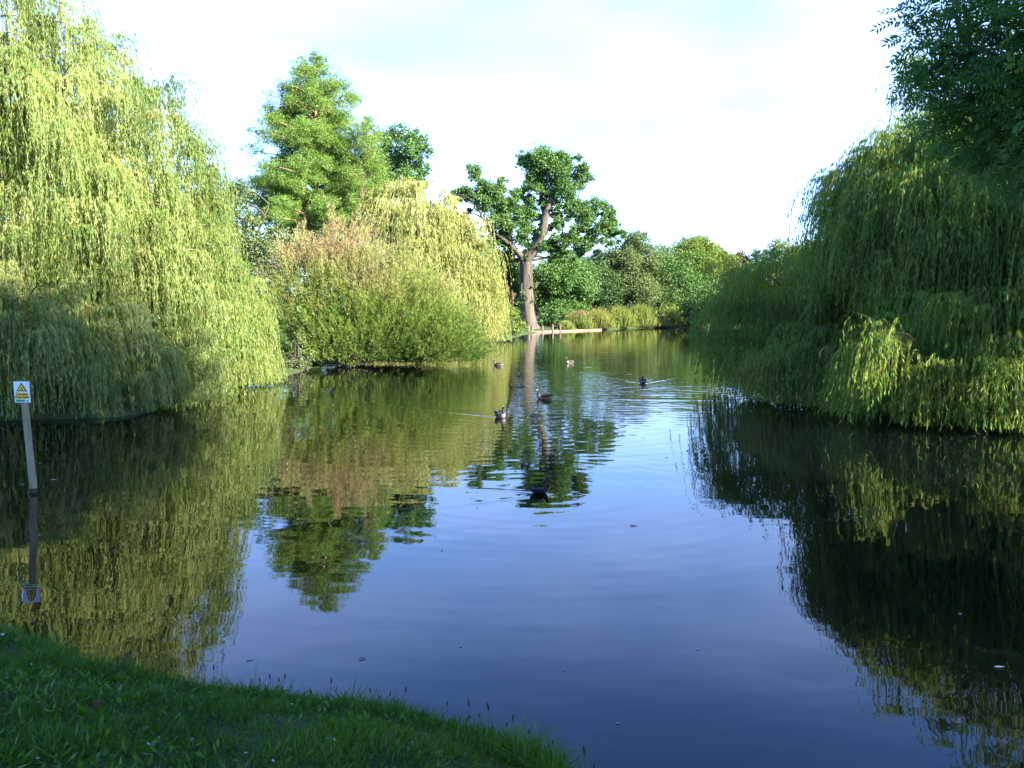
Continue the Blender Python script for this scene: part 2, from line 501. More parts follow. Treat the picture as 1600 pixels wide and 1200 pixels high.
def willow(name, label, cat, domes, trunk, mat, seed, ll=.155, lw=.025, dens=24, Lr=(1.0, 3.1), back=.35, bark=None, spread=.22, splay=1.0, group=None, ntr=None):
    """domes: (centre xyz, radii xyz, number of cascades)"""
    global rng
    rng = np.random.default_rng(seed)
    base = np.array([trunk[0], trunk[1], gz(trunk[0], trunk[1]) - .1])
    t = thing(name, label, cat, base, group)
    Vs, Ts = [], []
    mb = MB()
    fork = base + np.array([.3, -.2, trunk[3] * .22])
    mb.tube(curve(base, fork, wob=.04, k=6), np.linspace(trunk[2], trunk[2] * .8, 6), 12)
    for (c, r, n) in domes:
        c = np.array(c, float); r = np.array(r, float)
        # a few limbs into each dome
        for _ in range(4):
            q = c + rng.uniform(-.4, .4, 3) * r; q[1] = c[1] + r[1] * rng.uniform(0, .4); q[2] = c[2] + r[2] * rng.uniform(.1, .6)
            limb = curve(fork + rng.normal(0, .1, 3), q, wob=.03, k=10, up=.06)
            mb.tube(limb, np.linspace(trunk[2] * .42, .05, 10), 7)
            for _ in range(5):
                a = limb[rng.integers(4, 9)]
                v = rng.normal(size=3); v[2] = abs(v[2]) * .4; v = unit(v)
                e = c + v * r * .85
                if np.linalg.norm(e - a) < r.max() * 1.3:
                    mb.tube(curve(a, e, wob=.05, k=7, up=.06), np.linspace(.06, .015, 7), 5)
        k = 0; n = int(n * .88)
        while k < n:
            v = rng.normal(size=3); v = unit(v)
            if v[2] < -.25: continue
            if v[1] > .25 and rng.random() > back: continue
            f = rng.uniform(.6, .9) if rng.random() < .3 else rng.uniform(.88, 1.06)
            f *= 1 + .15 * math.sin(v[0] * 8 + seed) * math.cos(v[2] * 7 + v[1] * 5)
            O = c + v * r * f
            if O[2] < .45: continue
            u = v.copy(); u[2] = 0
            u = unit(u + rng.normal(0, .25, 3) * np.array([1, 1, 0]))
            u[2] = 0
            L1 = min(Lr[1], O[2] * 1.25); L0 = min(Lr[0], L1 * .5)
            L1 *= rng.uniform(.6, 1)
            V, T = cascade(O, u, int(rng.integers(14, 27)), L0, max(L1, L0 + .2), spread * rng.uniform(.45, 1.25), lw, ll, dens, (.40 + rng.normal(0, .20)), arch=.75 * Lr[1] / 3.1 * splay * rng.uniform(.5, 1.5))
            Vs.append(V); Ts.append(T)
            if rng.random() < .3:                       # bare yellow-brown arching branch end
                a = O - u * rng.uniform(.7, 1.6) * Lr[1] / 3.4 - np.array([0, 0, .35])
                pth = curve(a, O + u * .35, wob=.03, k=7, up=.18)
                mb.tube(pth, np.linspace(.03, .012, 7) * (ll / .15) ** .5, 4)
            k += 1
    mb.build('trunk', bark or WIL_BARK, t)
    leaf_obj('crown', np.concatenate(Vs), np.concatenate(Ts), mat, t, .03)
    return t

def clump_leaves(c, r, n, size, aspect=.55, base=.5, droop=.2, sub=None, flat=1.0, tvar=.14):
    """leaves gathered in twig bunches inside an ellipsoidal clump"""
    c = np.asarray(c, float); r = np.broadcast_to(np.asarray(r, float), (3,))
    ns = sub or max(9, int(n / 48))
    v = unit(rng.normal(size=(ns, 3)))
    rad = rng.uniform(.25, 1, (ns, 1)) ** .5 * rng.uniform(.78, 1.22, (ns, 1))
    sc = c + v * rad * r
    per = max(1, n // ns)
    sid = np.repeat(np.arange(ns), per)
    m = len(sid)
    sr = r * .17 * rng.uniform(.6, 1.8, (ns, 1))
    p = sc[sid] + rng.normal(size=(m, 3)) * sr[sid] * np.array([1, 1, flat])
    D = rng.normal(size=(m, 3)) + v[sid] * .7; D[:, 2] -= droop
    tn = base + rng.normal(0, tvar * .7, ns)[sid] + rng.normal(0, tvar * .7, m)
    return leaves_geo(p, D, size * rng.uniform(.65, 1.3, m), size * aspect * rng.uniform(.7, 1.25, m)), np.clip(tn, 0, 1)

def tree(name, label, cat, base, fork_h, r0, clumps, mat, bark, seed, leaf, dens, group=None, limbs=None, aspect=.6, lean=(0, 0), attach=None, base_t=.45):
    """clumps: list of (centre xyz, radius)"""
    global rng
    rng = np.random.default_rng(seed)
    t = thing(name, label, cat, base, group)
    base = np.array(base, float)
    mb = MB()
    fork = base + np.array([lean[0], lean[1], fork_h])
    k = 22 if limbs else 9
    pth = curve(base - np.array([0, 0, .3]), fork, wob=.02, k=k)
    rr = r0 * (1 + .55 * np.exp(-np.linspace(0, 9, k) * 1.0)) * np.linspace(1, .78, k)
    mb.tube(pth, rr, 22 if limbs else 14, rough=.10 if limbs else .03)
    cs = sorted(clumps, key=lambda q: q[0][2])
    top = max(c[0][2] for c in cs)
    # leader
    ctr = np.mean([c[0] for c in cs], axis=0)
    lead = curve(fork, np.array([ctr[0], ctr[1], fork[2] + (top - fork[2]) * .85]), wob=.05, k=10)
    if limbs is None:
        mb.tube(lead, np.linspace(r0 * .72, r0 * .1, 10), 9)
    else:
        for lp, ra, rb in limbs:
            lp = np.array(lp)
            tt = np.linspace(0, len(lp) - 1, len(lp) * 4)
            q = np.stack([np.interp(tt, np.arange(len(lp)), lp[:, j]) for j in range(3)], 1)
            for _ in range(2): q[1:-1] = (q[:-2] + 2 * q[1:-1] + q[2:]) / 4
            q[1:-1] += rng.normal(0, ra * .09, q[1:-1].shape)
            mb.tube(q, np.linspace(ra, rb, len(q)), 12, rough=.10)
        lead = np.vstack([np.array(l[0]) for l in limbs])
    Vs, Ts = [], []
    for (c, r) in cs:
        c = np.array(c, float)
        d = np.linalg.norm(lead - c, axis=1) + np.clip(lead[:, 2] - c[2], 0, None) * 1.5
        a = lead[np.argmin(d)]
        L = np.linalg.norm(c - a)
        mb.tube(curve(a, c, wob=.07, k=8, up=.05), np.linspace(max(.05, min(r0 * .3, L * .035)), .03, 8), 6)
        rm = float(np.mean(r))
        for _ in range(6):
            e = c + unit(rng.normal(size=3)) * np.asarray(r) * .8
            mb.tube(curve(c + rng.normal(0, .1, 3), e, wob=.08, k=5), np.linspace(.05, .02, 5), 4, cap=False)
        V, T = clump_leaves(c, r, int(dens * rm * rm), leaf, aspect, base_t + rng.normal(0, .05))
        Vs.append(V); Ts.append(T)
    mb.build('trunk', bark, t)
    leaf_obj('crown', np.concatenate(Vs), np.concatenate(Ts), mat, t, .03)
    return t

def px_clumps(lst, d, jit=.6, rs=1.0):
    out = []
    for (x, y, r) in lst:
        rr = r * pm(d) * rs
        c = P(x, y, d + rng.uniform(-1, 1) * r * pm(d) * 2 * jit)
        out.append((c, np.array([rr, rr, rr * .8])))
    return out

def auto_clumps(cx, top, w, bot, d, n, seed, rr=.2):
    """irregular crown filling a pixel box: centre, top, width, bottom"""
    r = np.random.default_rng(seed)
    out = []
    H = bot - top
    for i in range(n):
        f = r.uniform(0, 1)
        hw = w / 2 * (1 - abs(f * 1.15 - .5) ** 2.2 * 1.5)
        rad = w * rr * r.uniform(.7, 1.25)
        hw = max(hw - rad * .6, 2)
        x = cx + r.uniform(-1, 1) * hw
        y = top + rad * .8 + f * (H - rad)
        c = P(x, y, d + r.uniform(-1, 1) * hw * pm(d) * .8)
        m = rad * pm(d)
        if c[2] - m * .7 < .3: c[2] = .3 + m * .7
        out.append((c, np.array([m, m, m * .78])))
    return out

# ------------------------------------------------------------------ left bank
WILG = 'weeping willows hanging over the pond'
willow('weeping_willow', 'huge sunlit weeping willow curtaining the left bank behind the warning sign', 'willow tree',
       [((-17.2, 31, 5.5), (6.6, 5.6, 7.0), 520), ((-20.5, 31, 9), (7, 6, 7.5), 260), ((-12.7, 35.5, 2.0), (2.6, 2.6, 3.2), 115),
        ((-14.5, 26.2, 1.6), (4.0, 2.8, 2.8), 190), ((-12.8, 30.5, 3.0), (3.2, 3.2, 4.2), 150), ((-12.3, 35.2, .5), (2.3, 2.4, 1.6), 80), ((-12.2, 28.4, .6), (2.3, 2.0, 1.8), 70)],
       (-17.5, 32, .55, 12), WILLOW, 11, group=WILG)

rng = np.random.default_rng(21)
# grey-green tree between the willow and the cypress
d = 58
tree('broadleaf_tree', 'rounded grey-green tree between the huge left willow and the tall conifer', 'tree', (*P(365, 500, d)[:2], .6), 4.0, .3,
     px_clumps([(345, 300, 28), (375, 300, 22), (330, 330, 30), (365, 335, 30), (395, 345, 18), (340, 370, 32), (380, 375, 30), (410, 390, 26), (350, 410, 30), (430, 380, 22), (395, 420, 32), (440, 420, 28), (345, 460, 35), (400, 465, 35), (450, 470, 30), (310, 400, 40), (300, 340, 35), (458, 385, 22), (482, 378, 20), (432, 362, 15), (500, 400, 24), (520, 430, 30), (515, 378, 22), (545, 385, 24), (540, 412, 28), (470, 400, 26), (575, 400, 26)], d),
     ALD, BARKD, 22, .17, 1500, 'broadleaf trees around the pond')
d = 48
rng = np.random.default_rng(23)
tree('broadleaf_tree', 'thin bluish treetop just showing above the right shoulder of the huge left willow', 'tree', (*P(285, 500, d)[:2], .6), 4.0, .3,
     px_clumps([(262, 170, 26), (292, 200, 24), (315, 240, 24), (270, 230, 30), (300, 280, 32), (325, 275, 20), (240, 150, 22), (290, 340, 40)], d),
     ALD, BARKD, 24, .15, 700, 'broadleaf trees around the pond')

# tall bald cypress and a lower one
def cypress(label, cx, base_y, top_y, d, prof, seed, r0, nb, lean=0):
    global rng
    rng = np.random.default_rng(seed)
    b = P(cx, base_y, d); b[2] = .6
    t = thing('conifer_tree', label, 'conifer', b, 'feathery conifers on the left bank')
    top = P(cx + lean, top_y, d)
    mb = MB()
    k = 16
    pth = np.linspace(b - np.array([0, 0, .4]), top, k); pth[1:-1, :2] += rng.normal(0, .06, (k - 2, 2))
    mb.tube(pth, r0 * np.linspace(1, .06, k) ** .9 + .02, 10)
    Vs, Ts = [], []
    ys = np.array([p[0] for p in prof], float); wl = np.array([p[1] for p in prof], float); wr = np.array([p[2] for p in prof], float)
    for i in range(nb):
        y = top_y + (ys[-1] - top_y) * (i / nb) ** .82
        a = rng.uniform(0, 2 * math.pi)
        side = math.cos(a)
        hw = (np.interp(y, ys, wl) if side < 0 else np.interp(y, ys, wr)) * pm(d) * rng.uniform(.5, 1.1)
        p0 = P(cx + lean * (1 - (y - top_y) / (base_y - top_y)), y + 8, d)
        e = p0 + np.array([math.cos(a) * hw, math.sin(a) * hw, hw * .22 + .2])
        br = curve(p0, e, wob=.04, k=7, up=.06)
        mb.tube(br, np.linspace(.04 + hw * .018, .015, 7), 5)
        nc = max(2, int(hw / .62))
        for j in range(nc):
            f = 1.0 if j == 0 else rng.uniform(.38, 1)
            q = p0 + (e - p0) * f + rng.normal(0, .22, 3) + np.array([0, 0, .1])
            rr = np.array([1, 1, .66]) * rng.uniform(.52, 1.0) * (1 if hw > 1.5 else .6)
            nn = int(430 * rr[0] ** 2) + 70
            V, T = clump_leaves(q, rr, nn, .17, .30, .52 + rng.normal(0, .1), droop=.35, sub=max(8, nn // 22))
            Vs.append(V); Ts.append(T)
    mb.build('trunk', BARKC, t)
    leaf_obj('crown', np.concatenate(Vs), np.concatenate(Ts), CYP, t)
cypress('tallest feathery conifer with a pale trunk, rising above the pinkish shrub', 493, 520, 86, 86,
        [(86, 5, 5), (110, 26, 30), (150, 55, 55), (190, 82, 62), (250, 88, 68), (310, 92, 95), (370, 98, 95)], 31, .55, 235)
cypress('lower feathery conifer close on the right of the tallest conifer', 570, 520, 184, 84,
        [(184, 6, 6), (205, 26, 22), (240, 34, 28), (300, 44, 38), (370, 50, 48)], 33, .33, 100)
rng = np.random.default_rng(35)
d = 104
tree('broadleaf_tree', 'dark green oak-like treetop behind the two conifers, above the pale golden willow', 'tree', (*P(622, 500, d)[:2], .8), 9, .6,
     px_clumps([(592, 232, 20), (588, 258, 20), (600, 290, 22), (660, 262, 14), (652, 288, 16), (640, 232, 18), (612, 262, 20), (650, 268, 12), (600, 215, 18), (625, 208, 20), (650, 222, 18), (660, 240, 12), (610, 245, 20), (635, 250, 18), (598, 270, 20), (628, 278, 18), (645, 215, 12), (620, 310, 22), (590, 310, 22), (668, 232, 7)], d),
     OAK, BARKD, 36, .28, 750, 'broadleaf trees around the pond')

# golden weeping willow behind the shrub
willow('weeping_willow', 'pale golden weeping willow right of the pinkish shrub and left of the big oak', 'willow tree',
       [((-8.6, 82, 7.2), (4.2, 5.0, 7.4), 210), ((-5.5, 81, 4.6), (3.1, 4, 7.2), 190), ((-10.6, 84, 9.0), (2.4, 4, 6.0), 90), ((-4.6, 78.5, 1.6), (2.0, 2.5, 3.2), 50), ((-8.0, 78, 2.0), (4.5, 2.5, 3), 60)],
       (-8, 83, .6, 13), WILLOW_F, 41, ll=.32, lw=.052, dens=10, Lr=(2.2, 6.0), spread=.5, group=WILG)

# big feathery shrub
def feathery_shrub():
    global rng
    rng = np.random.default_rng(51)
    c = np.array([-7.6, 50.0, .3])
    t = thing('flowering_shrub', 'wide feathery shrub, green below and pinkish tan on top, leaning over the left bank', 'shrub', c)
    lobes = [((-9.0, 50, .6), (3.5, 3.4, 7.2), .40), ((-6.5, 49, .5), (3.2, 3.2, 5.5), .34), ((-11.2, 49.6, .5), (2.7, 3, 6.6), .20), ((-4.1, 48.4, .4), (1.8, 2.6, 4.1), .14), ((-3.6, 47.6, .3), (2.0, 2.0, 2.1), .10), ((-7.4, 46.9, .3), (4.8, 1.7, 2.8), .13)]
    mb = MB(); Vs, Ts = [], []
    for (lc, lr, fr) in lobes:
        lc, lr = np.array(lc), np.array(lr)
        for _ in range(int(60 * fr) + 6):
            v = unit(rng.normal(size=3)); v[2] = abs(v[2]) * 1.3; v = unit(v)
            e = lc + v * lr * .8
            mb.tube(curve(c * [1, 1, 0] + [*(rng.normal(0, .5, 2) + (lc - c)[:2] * .5), .2], e, wob=.06, k=7, up=.08), np.linspace(.05, .012, 7), 4, cap=False)
        n = int(5200 * fr)
        v = unit(rng.normal(size=(n * 3, 3)))
        v = v[(v[:, 2] > -.1) & ((v[:, 1] < .3) | (rng.random(len(v)) < .4))][:n]
        n = len(v)
        f = rng.uniform(.45, 1, n) ** .5
        f *= 1 + .20 * np.sin(v[:, 0] * 11 + lc[0]) * np.cos(v[:, 2] * 8 + v[:, 1] * 5)
        p0 = lc + v * lr * f[:, None] * rng.uniform(.84, 1.02, (n, 1))
        dirn = unit(v * np.array([1, 1, .6]) * .8 + np.array([.15, 0, .75]) + rng.normal(0, .22, (n, 3)))
        Lp = rng.uniform(.5, 1.25, n)
        zrel = (p0[:, 2] - .3) / 7.2
        patch = lump(p0[:, 0] * 1.0, p0[:, 2] * 1.0 + p0[:, 1] * .5, 1.1, 8)
        pt = .14 + .68 * np.clip(zrel * 1.25 - .10, 0, 1) + .30 * patch + rng.normal(0, .09, n)
        pt = np.where((zrel > .45) & (patch > .15), pt + .10, pt)
        pt = np.where(zrel < .22, np.minimum(pt, .28), pt)
        red = rng.random(n) < .012
        pt = np.where(red & (zrel > .15) & (zrel < .6), 1.0, np.clip(pt, 0, .9))
        m = 34
        sid = np.repeat(np.arange(n), m)
        tt = rng.uniform(0, 1, n * m)
        side = unit(np.cross(dirn, rng.normal(size=(n, 3))))
        q = p0[sid] + dirn[sid] * (Lp[sid] * tt)[:, None] + rng.normal(0, .06, (n * m, 3)) * (1.2 - tt)[:, None]
        D = dirn[sid] + rng.normal(0, .38, (n * m, 3))
        Vs.append(leaves_geo(q, D, rng.uniform(.12, .26, n * m), rng.uniform(.018, .032, n * m)))
        Ts.append(np.clip(pt[sid] + rng.normal(0, .06, n * m), 0, 1))
    mb.build('stems', BARK, t)
    leaf_obj('crown', np.concatenate(Vs), np.concatenate(Ts), TAM, t)
feathery_shrub()

def bush(name, label, cat, spots, mat, seed, leaf, dens, group=None, aspect=.6, base_t=.5):
    global rng
    rng = np.random.default_rng(seed)
    c = np.mean([s[0] for s in spots], axis=0)
    b = np.array([c[0], c[1], max(gz(c[0], c[1]), 0)])
    t = thing(name, label, cat, b, group)
    mb = MB(); Vs, Ts = [], []
    for (q, r) in spots:
        q = np.array(q, float); r = np.broadcast_to(np.asarray(r, float), (3,))
        for _ in range(7):
            e = q + unit(rng.normal(size=3)) * r * .8
            e[2] = max(e[2], b[2] + .2)
            mb.tube(curve(b + [*rng.normal(0, .2, 2), -.1], e, wob=.07, k=6), np.linspace(.04, .012, 6) * (1 + leaf), 4, cap=False)
        V, T = clump_leaves(q, r, int(dens * float(np.mean(r)) ** 2), leaf, aspect, base_t + rng.normal(0, .05))
        Vs.append(V); Ts.append(T)
    mb.build('stems', BARKD, t)
    leaf_obj('crown', np.concatenate(Vs), np.concatenate(Ts), mat, t)
    return t
BG = 'low bushes at the water edge'
def PB(x, y, d, r): return (P(x, y, d), np.array([1, 1, .8]) * r * pm(d))
bush('bramble_bush', 'dark green bramble low in front of the feathery shrub, left of its middle', 'bush',
     [PB(520, 535, 46.5, 26), PB(555, 525, 46.5, 26), PB(590, 545, 46, 20), PB(500, 553, 46, 14), PB(548, 553, 45.5, 16)], BRT, 55, .10, 1500, BG, base_t=.25)
bush('bramble_bush', 'trailing green growth at the waterline between the left willow and the feathery shrub', 'bush',
     [PB(462, 570, 43, 16), PB(480, 560, 44, 14), PB(445, 560, 43, 18), PB(468, 540, 45, 16)], ALD, 56, .09, 1500, BG)
bush('leafy_bush', 'bright green bush on the bank at the left foot of the big oak', 'bush',
     [PB(800, 500, 98, 18), PB(790, 485, 100, 14), PB(812, 512, 96, 12), PB(795, 516, 94, 13), PB(780, 505, 96, 14)], BRT, 57, .26, 420, BG, base_t=.6)

bush('rusty_shrub', 'rusty brown shrub in the gap left of the big oak trunk', 'bush',
     [PB(785, 452, 112, 9), PB(792, 470, 112, 8), PB(800, 462, 112, 7), PB(788, 482, 112, 8)], PUR, 58, .24, 420, BG, base_t=.8)

# ------------------------------------------------------------------ big oak
rng = np.random.default_rng(61)
d = 119.0
def Q(x, y, dd=0): return P(x, y, d + dd)
ob = P(827, 513, d); ob[2] = gz(ob[0], ob[1])
oak_limbs = [
    ([Q(822, 408), Q(836, 388, -.5), Q(848, 362, -1), Q(852, 340, -1), Q(856, 322, -.5), Q(868, 308, 0), Q(878, 300, .5)], .78, .22),
    ([Q(820, 412), Q(812, 398, -.5), Q(802, 386, -1), Q(788, 376, -1), Q(770, 362, -1), Q(755, 342, -1), Q(744, 318, -1)], .46, .12),
    ([Q(852, 340), Q(846, 318, 1), Q(845, 295, 1), Q(850, 268, 1), Q(848, 250, 1)], .36, .10),
    ([Q(840, 392), Q(858, 380, 1), Q(885, 374, 2), Q(905, 362, 2), Q(922, 345, 2), Q(935, 335, 2)], .34, .08),
    ([Q(812, 405), Q(797, 408, 1), Q(780, 398, 1), Q(765, 385, 1)], .3, .1),
    ([Q(784, 374), Q(782, 350, 0), Q(776, 325, 0), Q(768, 300, 0)], .3, .1),
]
tree('oak_tree', 'big old oak with a thick bare trunk standing alone on the far bank', 'oak tree', ob, ob[2] * 0 + P(822, 408, d)[2] - ob[2], 1.02,
     px_clumps([(850, 248, 20), (822, 250, 14), (878, 250, 16), (838, 268, 18), (872, 272, 20), (896, 270, 14), (905, 288, 10), (860, 292, 18), (885, 300, 16), (832, 290, 12),
                (743, 276, 9), (757, 292, 13), (735, 306, 12), (778, 298, 14), (758, 318, 16), (783, 322, 17), (803, 318, 13), (815, 300, 10), (775, 345, 16), (797, 345, 15), (765, 378, 14), (788, 372, 13), (800, 400, 12), (775, 400, 11), (722, 308, 6),
                (828, 325, 14), (822, 350, 14), (838, 368, 10), (818, 375, 12), (848, 382, 9),
                (905, 322, 13), (932, 322, 14), (952, 338, 12), (940, 355, 14), (912, 350, 14), (925, 372, 12), (893, 372, 14), (872, 352, 10), (888, 330, 9), (962, 352, 7), (870, 395, 12), (905, 392, 9), (933, 395, 6), (868, 335, 9)], d, .45, 1.02) + px_clumps([(x + rng.uniform(-1, 1) * 17, y + rng.uniform(-1, 1) * 14, rng.uniform(6, 11)) for (x, y) in [(850, 248), (822, 250), (878, 250), (838, 268), (896, 270), (905, 288), (743, 276), (757, 292), (735, 306), (778, 298), (783, 322), (803, 318), (775, 345), (765, 378), (800, 400), (722, 312), (822, 350), (905, 322), (932, 322), (952, 338), (940, 355), (925, 372), (893, 372), (962, 352), (905, 392), (870, 395)] * 2 + [(858, 330), (850, 305), (866, 318), (845, 345), (835, 310), (875, 372), (850, 372), (800, 365), (828, 385), (880, 340)] * 2], d, .8, 1) + px_clumps([(rng.uniform(728, 830), rng.uniform(300, 405), rng.uniform(5, 9)) for _ in range(34)] + [(rng.uniform(850, 955), rng.uniform(315, 400), rng.uniform(5, 8)) for _ in range(26)] + [(rng.uniform(820, 905), rng.uniform(235, 300), rng.uniform(5, 8)) for _ in range(14)], d, 1.2, 1) + px_clumps([(817, 458, 3), (821, 466, 3.5), (815, 472, 2.5), (834, 470, 2.5), (836, 446, 3)], d - 1.2, .1),
     OAK, BARKO, 62, .26, 1250, None, oak_limbs, lean=(P(822, 408, d)[0] - ob[0], 0), aspect=.62)

# ------------------------------------------------------------------ far bank trees
FT = 'trees lined up on the far bank'
far = [  # label, cx, top, w, bottom, d, mat, n, leaf, dens
    ('dark green tree filling the gap between the golden willow and the oak trunk', 793, 392, 100, 500, 132, DRK, 34),
    ('mid green tree close behind the oak trunk on its right', 880, 392, 100, 500, 132, OAK, 26),
    ('dark rounded tree behind the reed bed, right of the oak', 935, 408, 80, 500, 136, DRK, 22),
    ('grey-green tree with the highest top on the right of the oak', 985, 360, 82, 490, 142, ALD, 26),
    ('deep green tree below the grey-green treetop on the far bank', 1010, 420, 80, 500, 134, DRK, 20),
    ('olive green tree in the middle of the far bank row', 1040, 382, 74, 490, 140, ALD, 22),
    ('light green tree with a pointed top on the far bank', 1088, 368, 72, 500, 138, BRT, 24),
    ('yellow-green tree beside the right willow edge on the far bank', 1128, 384, 64, 505, 132, BRT, 22),
    ('purple-brown treetop peeping above the right willow', 1163, 394, 46, 480, 150, PUR, 14),
    ('pale green treetop behind the right willow shoulder', 1212, 368, 84, 490, 140, BRT, 20),
    ('dull green treetop at the notch of the right willow', 1262, 374, 70, 490, 130, ALD, 16),
    ('pale olive tree farthest back between the oak and the grey-green treetop', 945, 392, 90, 490, 152, ALD, 22),
    ('mid green tree farthest back in the middle of the far bank', 1062, 386, 110, 490, 152, OAK, 26),
    ('grey-green low tree farthest back near the right willow', 1150, 396, 90, 490, 150, ALD, 20),
]
for i, (lb, cx, top, w, bot, dd, mt, n) in enumerate(far):
    dd = max(dd, shore_d(cx) + 11)
    b = P(cx, 500, dd); b[2] = gz(b[0], b[1])
    tree('broadleaf_tree', lb, 'tree', b, 3.0, .28, auto_clumps(cx, top, w * 1.05, bot, dd, n, 700 + i, .23), mt, BARKD, 71 + i, .30, 560, FT)
rng = np.random.default_rng(88)
for i, (lb, cx, top, w, bot, dd) in enumerate([
    ('dark tree standing behind the crown of the huge left willow', 90, 170, 330, 560, 44),
    ('dark lower tree behind the right edge of the huge left willow', 255, 330, 190, 560, 46),
    ('dark tree behind the left part of the shaded right willow', 1340, 420, 200, 560, 58),
    ('taller dark tree behind the middle of the shaded right willow', 1470, 300, 220, 560, 56),
    ('tallest dark tree behind the shaded right willow, next to the ash', 1610, 190, 260, 560, 54)]):
    b = P(cx, 500, dd); b[2] = max(gz(b[0], b[1]), .2)
    tree('broadleaf_tree', lb, 'tree', b, 3.0, .28, auto_clumps(cx, top, w, bot, dd, 26, 800 + i, .17), DRK, BARKD, 881 + i, .26, 330, 'broadleaf trees around the pond')
# mass of far woodland closing the horizon
rng = np.random.default_rng(90)
Vs, Ts = [], []
for i in range(200):
    x = rng.uniform(-90, 120); y = rng.uniform(165, 200) - abs(x) * .15
    r = rng.uniform(3, 5.5)
    V, T = clump_leaves((x, y, rng.uniform(1, 8.5 if x > -10 else 10)), (r, r, r * .8), 330, .65, .6, .4)
    Vs.append(V); Ts.append(T)
fw = leaf_obj('far_woods', np.concatenate(Vs), np.concatenate(Ts), DRK)
tag(fw, 'dark band of far woodland behind the pond trees', 'woodland', kind='stuff')

# bank behind the left plants: low undergrowth
rng = np.random.default_rng(92)
Vs, Ts = [], []
for i in range(420):
    f = rng.uniform(0, 1)
    x = -30 + 31 * f; y = 44 + 62 * f + rng.uniform(0, 14)
    if i > 160: x, y = rng.uniform(-30, -12), rng.uniform(24, 48)
    if i > 290: x, y = rng.uniform(11, 34), rng.uniform(24, 60)
    s = float(sdist(np.array([x]), np.array([y]))[0])
    if s < 2.0: continue
    r = rng.uniform(.8, 2.0)
    V, T = clump_leaves((x, y, r * .6 + .4), (r, r, r * .9), int(240 * r), .22, .6, .4)
    Vs.append(V); Ts.append(T)
ug = leaf_obj('undergrowth', np.concatenate(Vs), np.concatenate(Ts), DRK)
tag(ug, 'dark undergrowth on the banks behind the willows and shrubs', 'undergrowth', kind='stuff')

# ------------------------------------------------------------------ far bank marginal plants
def reeds(label, cx, w, top, dd, seed, tint, brown=0):
    global rng
    rng = np.random.default_rng(seed)
    dd = shore_d(cx) + .3
    c = P(cx, 513, dd); b = np.array([c[0], c[1], max(gz(c[0], c[1]), 0.0)])
    t = thing('reed_clump', label, 'reeds', b, 'waterside reed clumps on the far bank')
    n = 2600
    hw = w / 2 * pm(dd)
    H = (513 - top) * pm(dd)
    x = rng.normal(0, .45, n) * hw; y = rng.normal(.6, .5, n) * 1.5
    h = H * np.exp(-(x / hw) ** 2 * .7) * rng.uniform(.5, 1.08, n)
    p = np.c_[b[0] + x, b[1] + y, np.full(n, b[2])]
    D = np.c_[rng.normal(0, .16, n) + x / hw * .15, rng.normal(0, .16, n), np.ones(n)]
    V = leaves_geo(p, D, h, rng.uniform(.05, .10, n), .5)
    T = np.clip(tint + rng.normal(0, .12, n), 0, .9)
    if brown:
        nb = brown
        k = rng.integers(0, n, nb)
        q = p[k] + unit(D[k]) * (h[k] * .98)[:, None]
        V2 = leaves_geo(q, D[k] + rng.normal(0, .3, (nb, 3)), .38, .12, .5)
        V = np.concatenate([V, V2]); T = np.concatenate([T, np.full(nb, 1.0)])
    leaf_obj('leaves', V, T, REED, t)
reeds('brownish reed clump with dark seed heads nearest the oak', 905, 44, 487, 116, 101, .40, 300)
reeds('tall bright yellow-green reed clump in the middle of the far bank', 935, 50, 481, 117, 102, .62, 120)
reeds('reed clump with a spiky top right of the brightest reeds', 968, 46, 478, 120, 103, .50, 60)
reeds('green reed clump left of the rounded bush', 1002, 40, 476, 122, 104, .42)
reeds('low reed tuft beside the timber edging', 885, 22, 498, 114, 105, .55)
reeds('short straw-coloured reeds at the foot of the rounded bush', 1030, 34, 500, 128, 106, .78, 90)
reeds('small straw-coloured reed tuft near the right willow', 1083, 22, 497, 133, 107, .75, 60)
sb = shore_d(1048) + 2.2
bush('rounded_bush', 'rounded bright green bush at the water edge right of the reeds', 'bush', [PB(1048, 494, sb, 20), PB(1030, 498, sb, 13), PB(1066, 500, sb, 12)], BRT, 108, .28, 500, BG, base_t=.5)
bush('leafy_bush', 'small dark bush on the far bank behind the timber posts', 'bush', [PB(868, 495, 127, 12), PB(850, 498, 127, 10), PB(884, 492, 128, 12)], OAK, 109, .28, 500, BG)
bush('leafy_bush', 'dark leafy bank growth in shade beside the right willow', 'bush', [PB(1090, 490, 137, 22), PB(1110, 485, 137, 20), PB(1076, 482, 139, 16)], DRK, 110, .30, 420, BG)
bush('leafy_bush', 'leafy bright bush half hidden among the tall reeds', 'bush', [PB(955, 500, shore_d(955) + 2, 15), PB(985, 498, shore_d(985) + 2, 16), PB(930, 504, shore_d(930) + 2, 9)], BRT, 111, .26, 450, BG, base_t=.55)

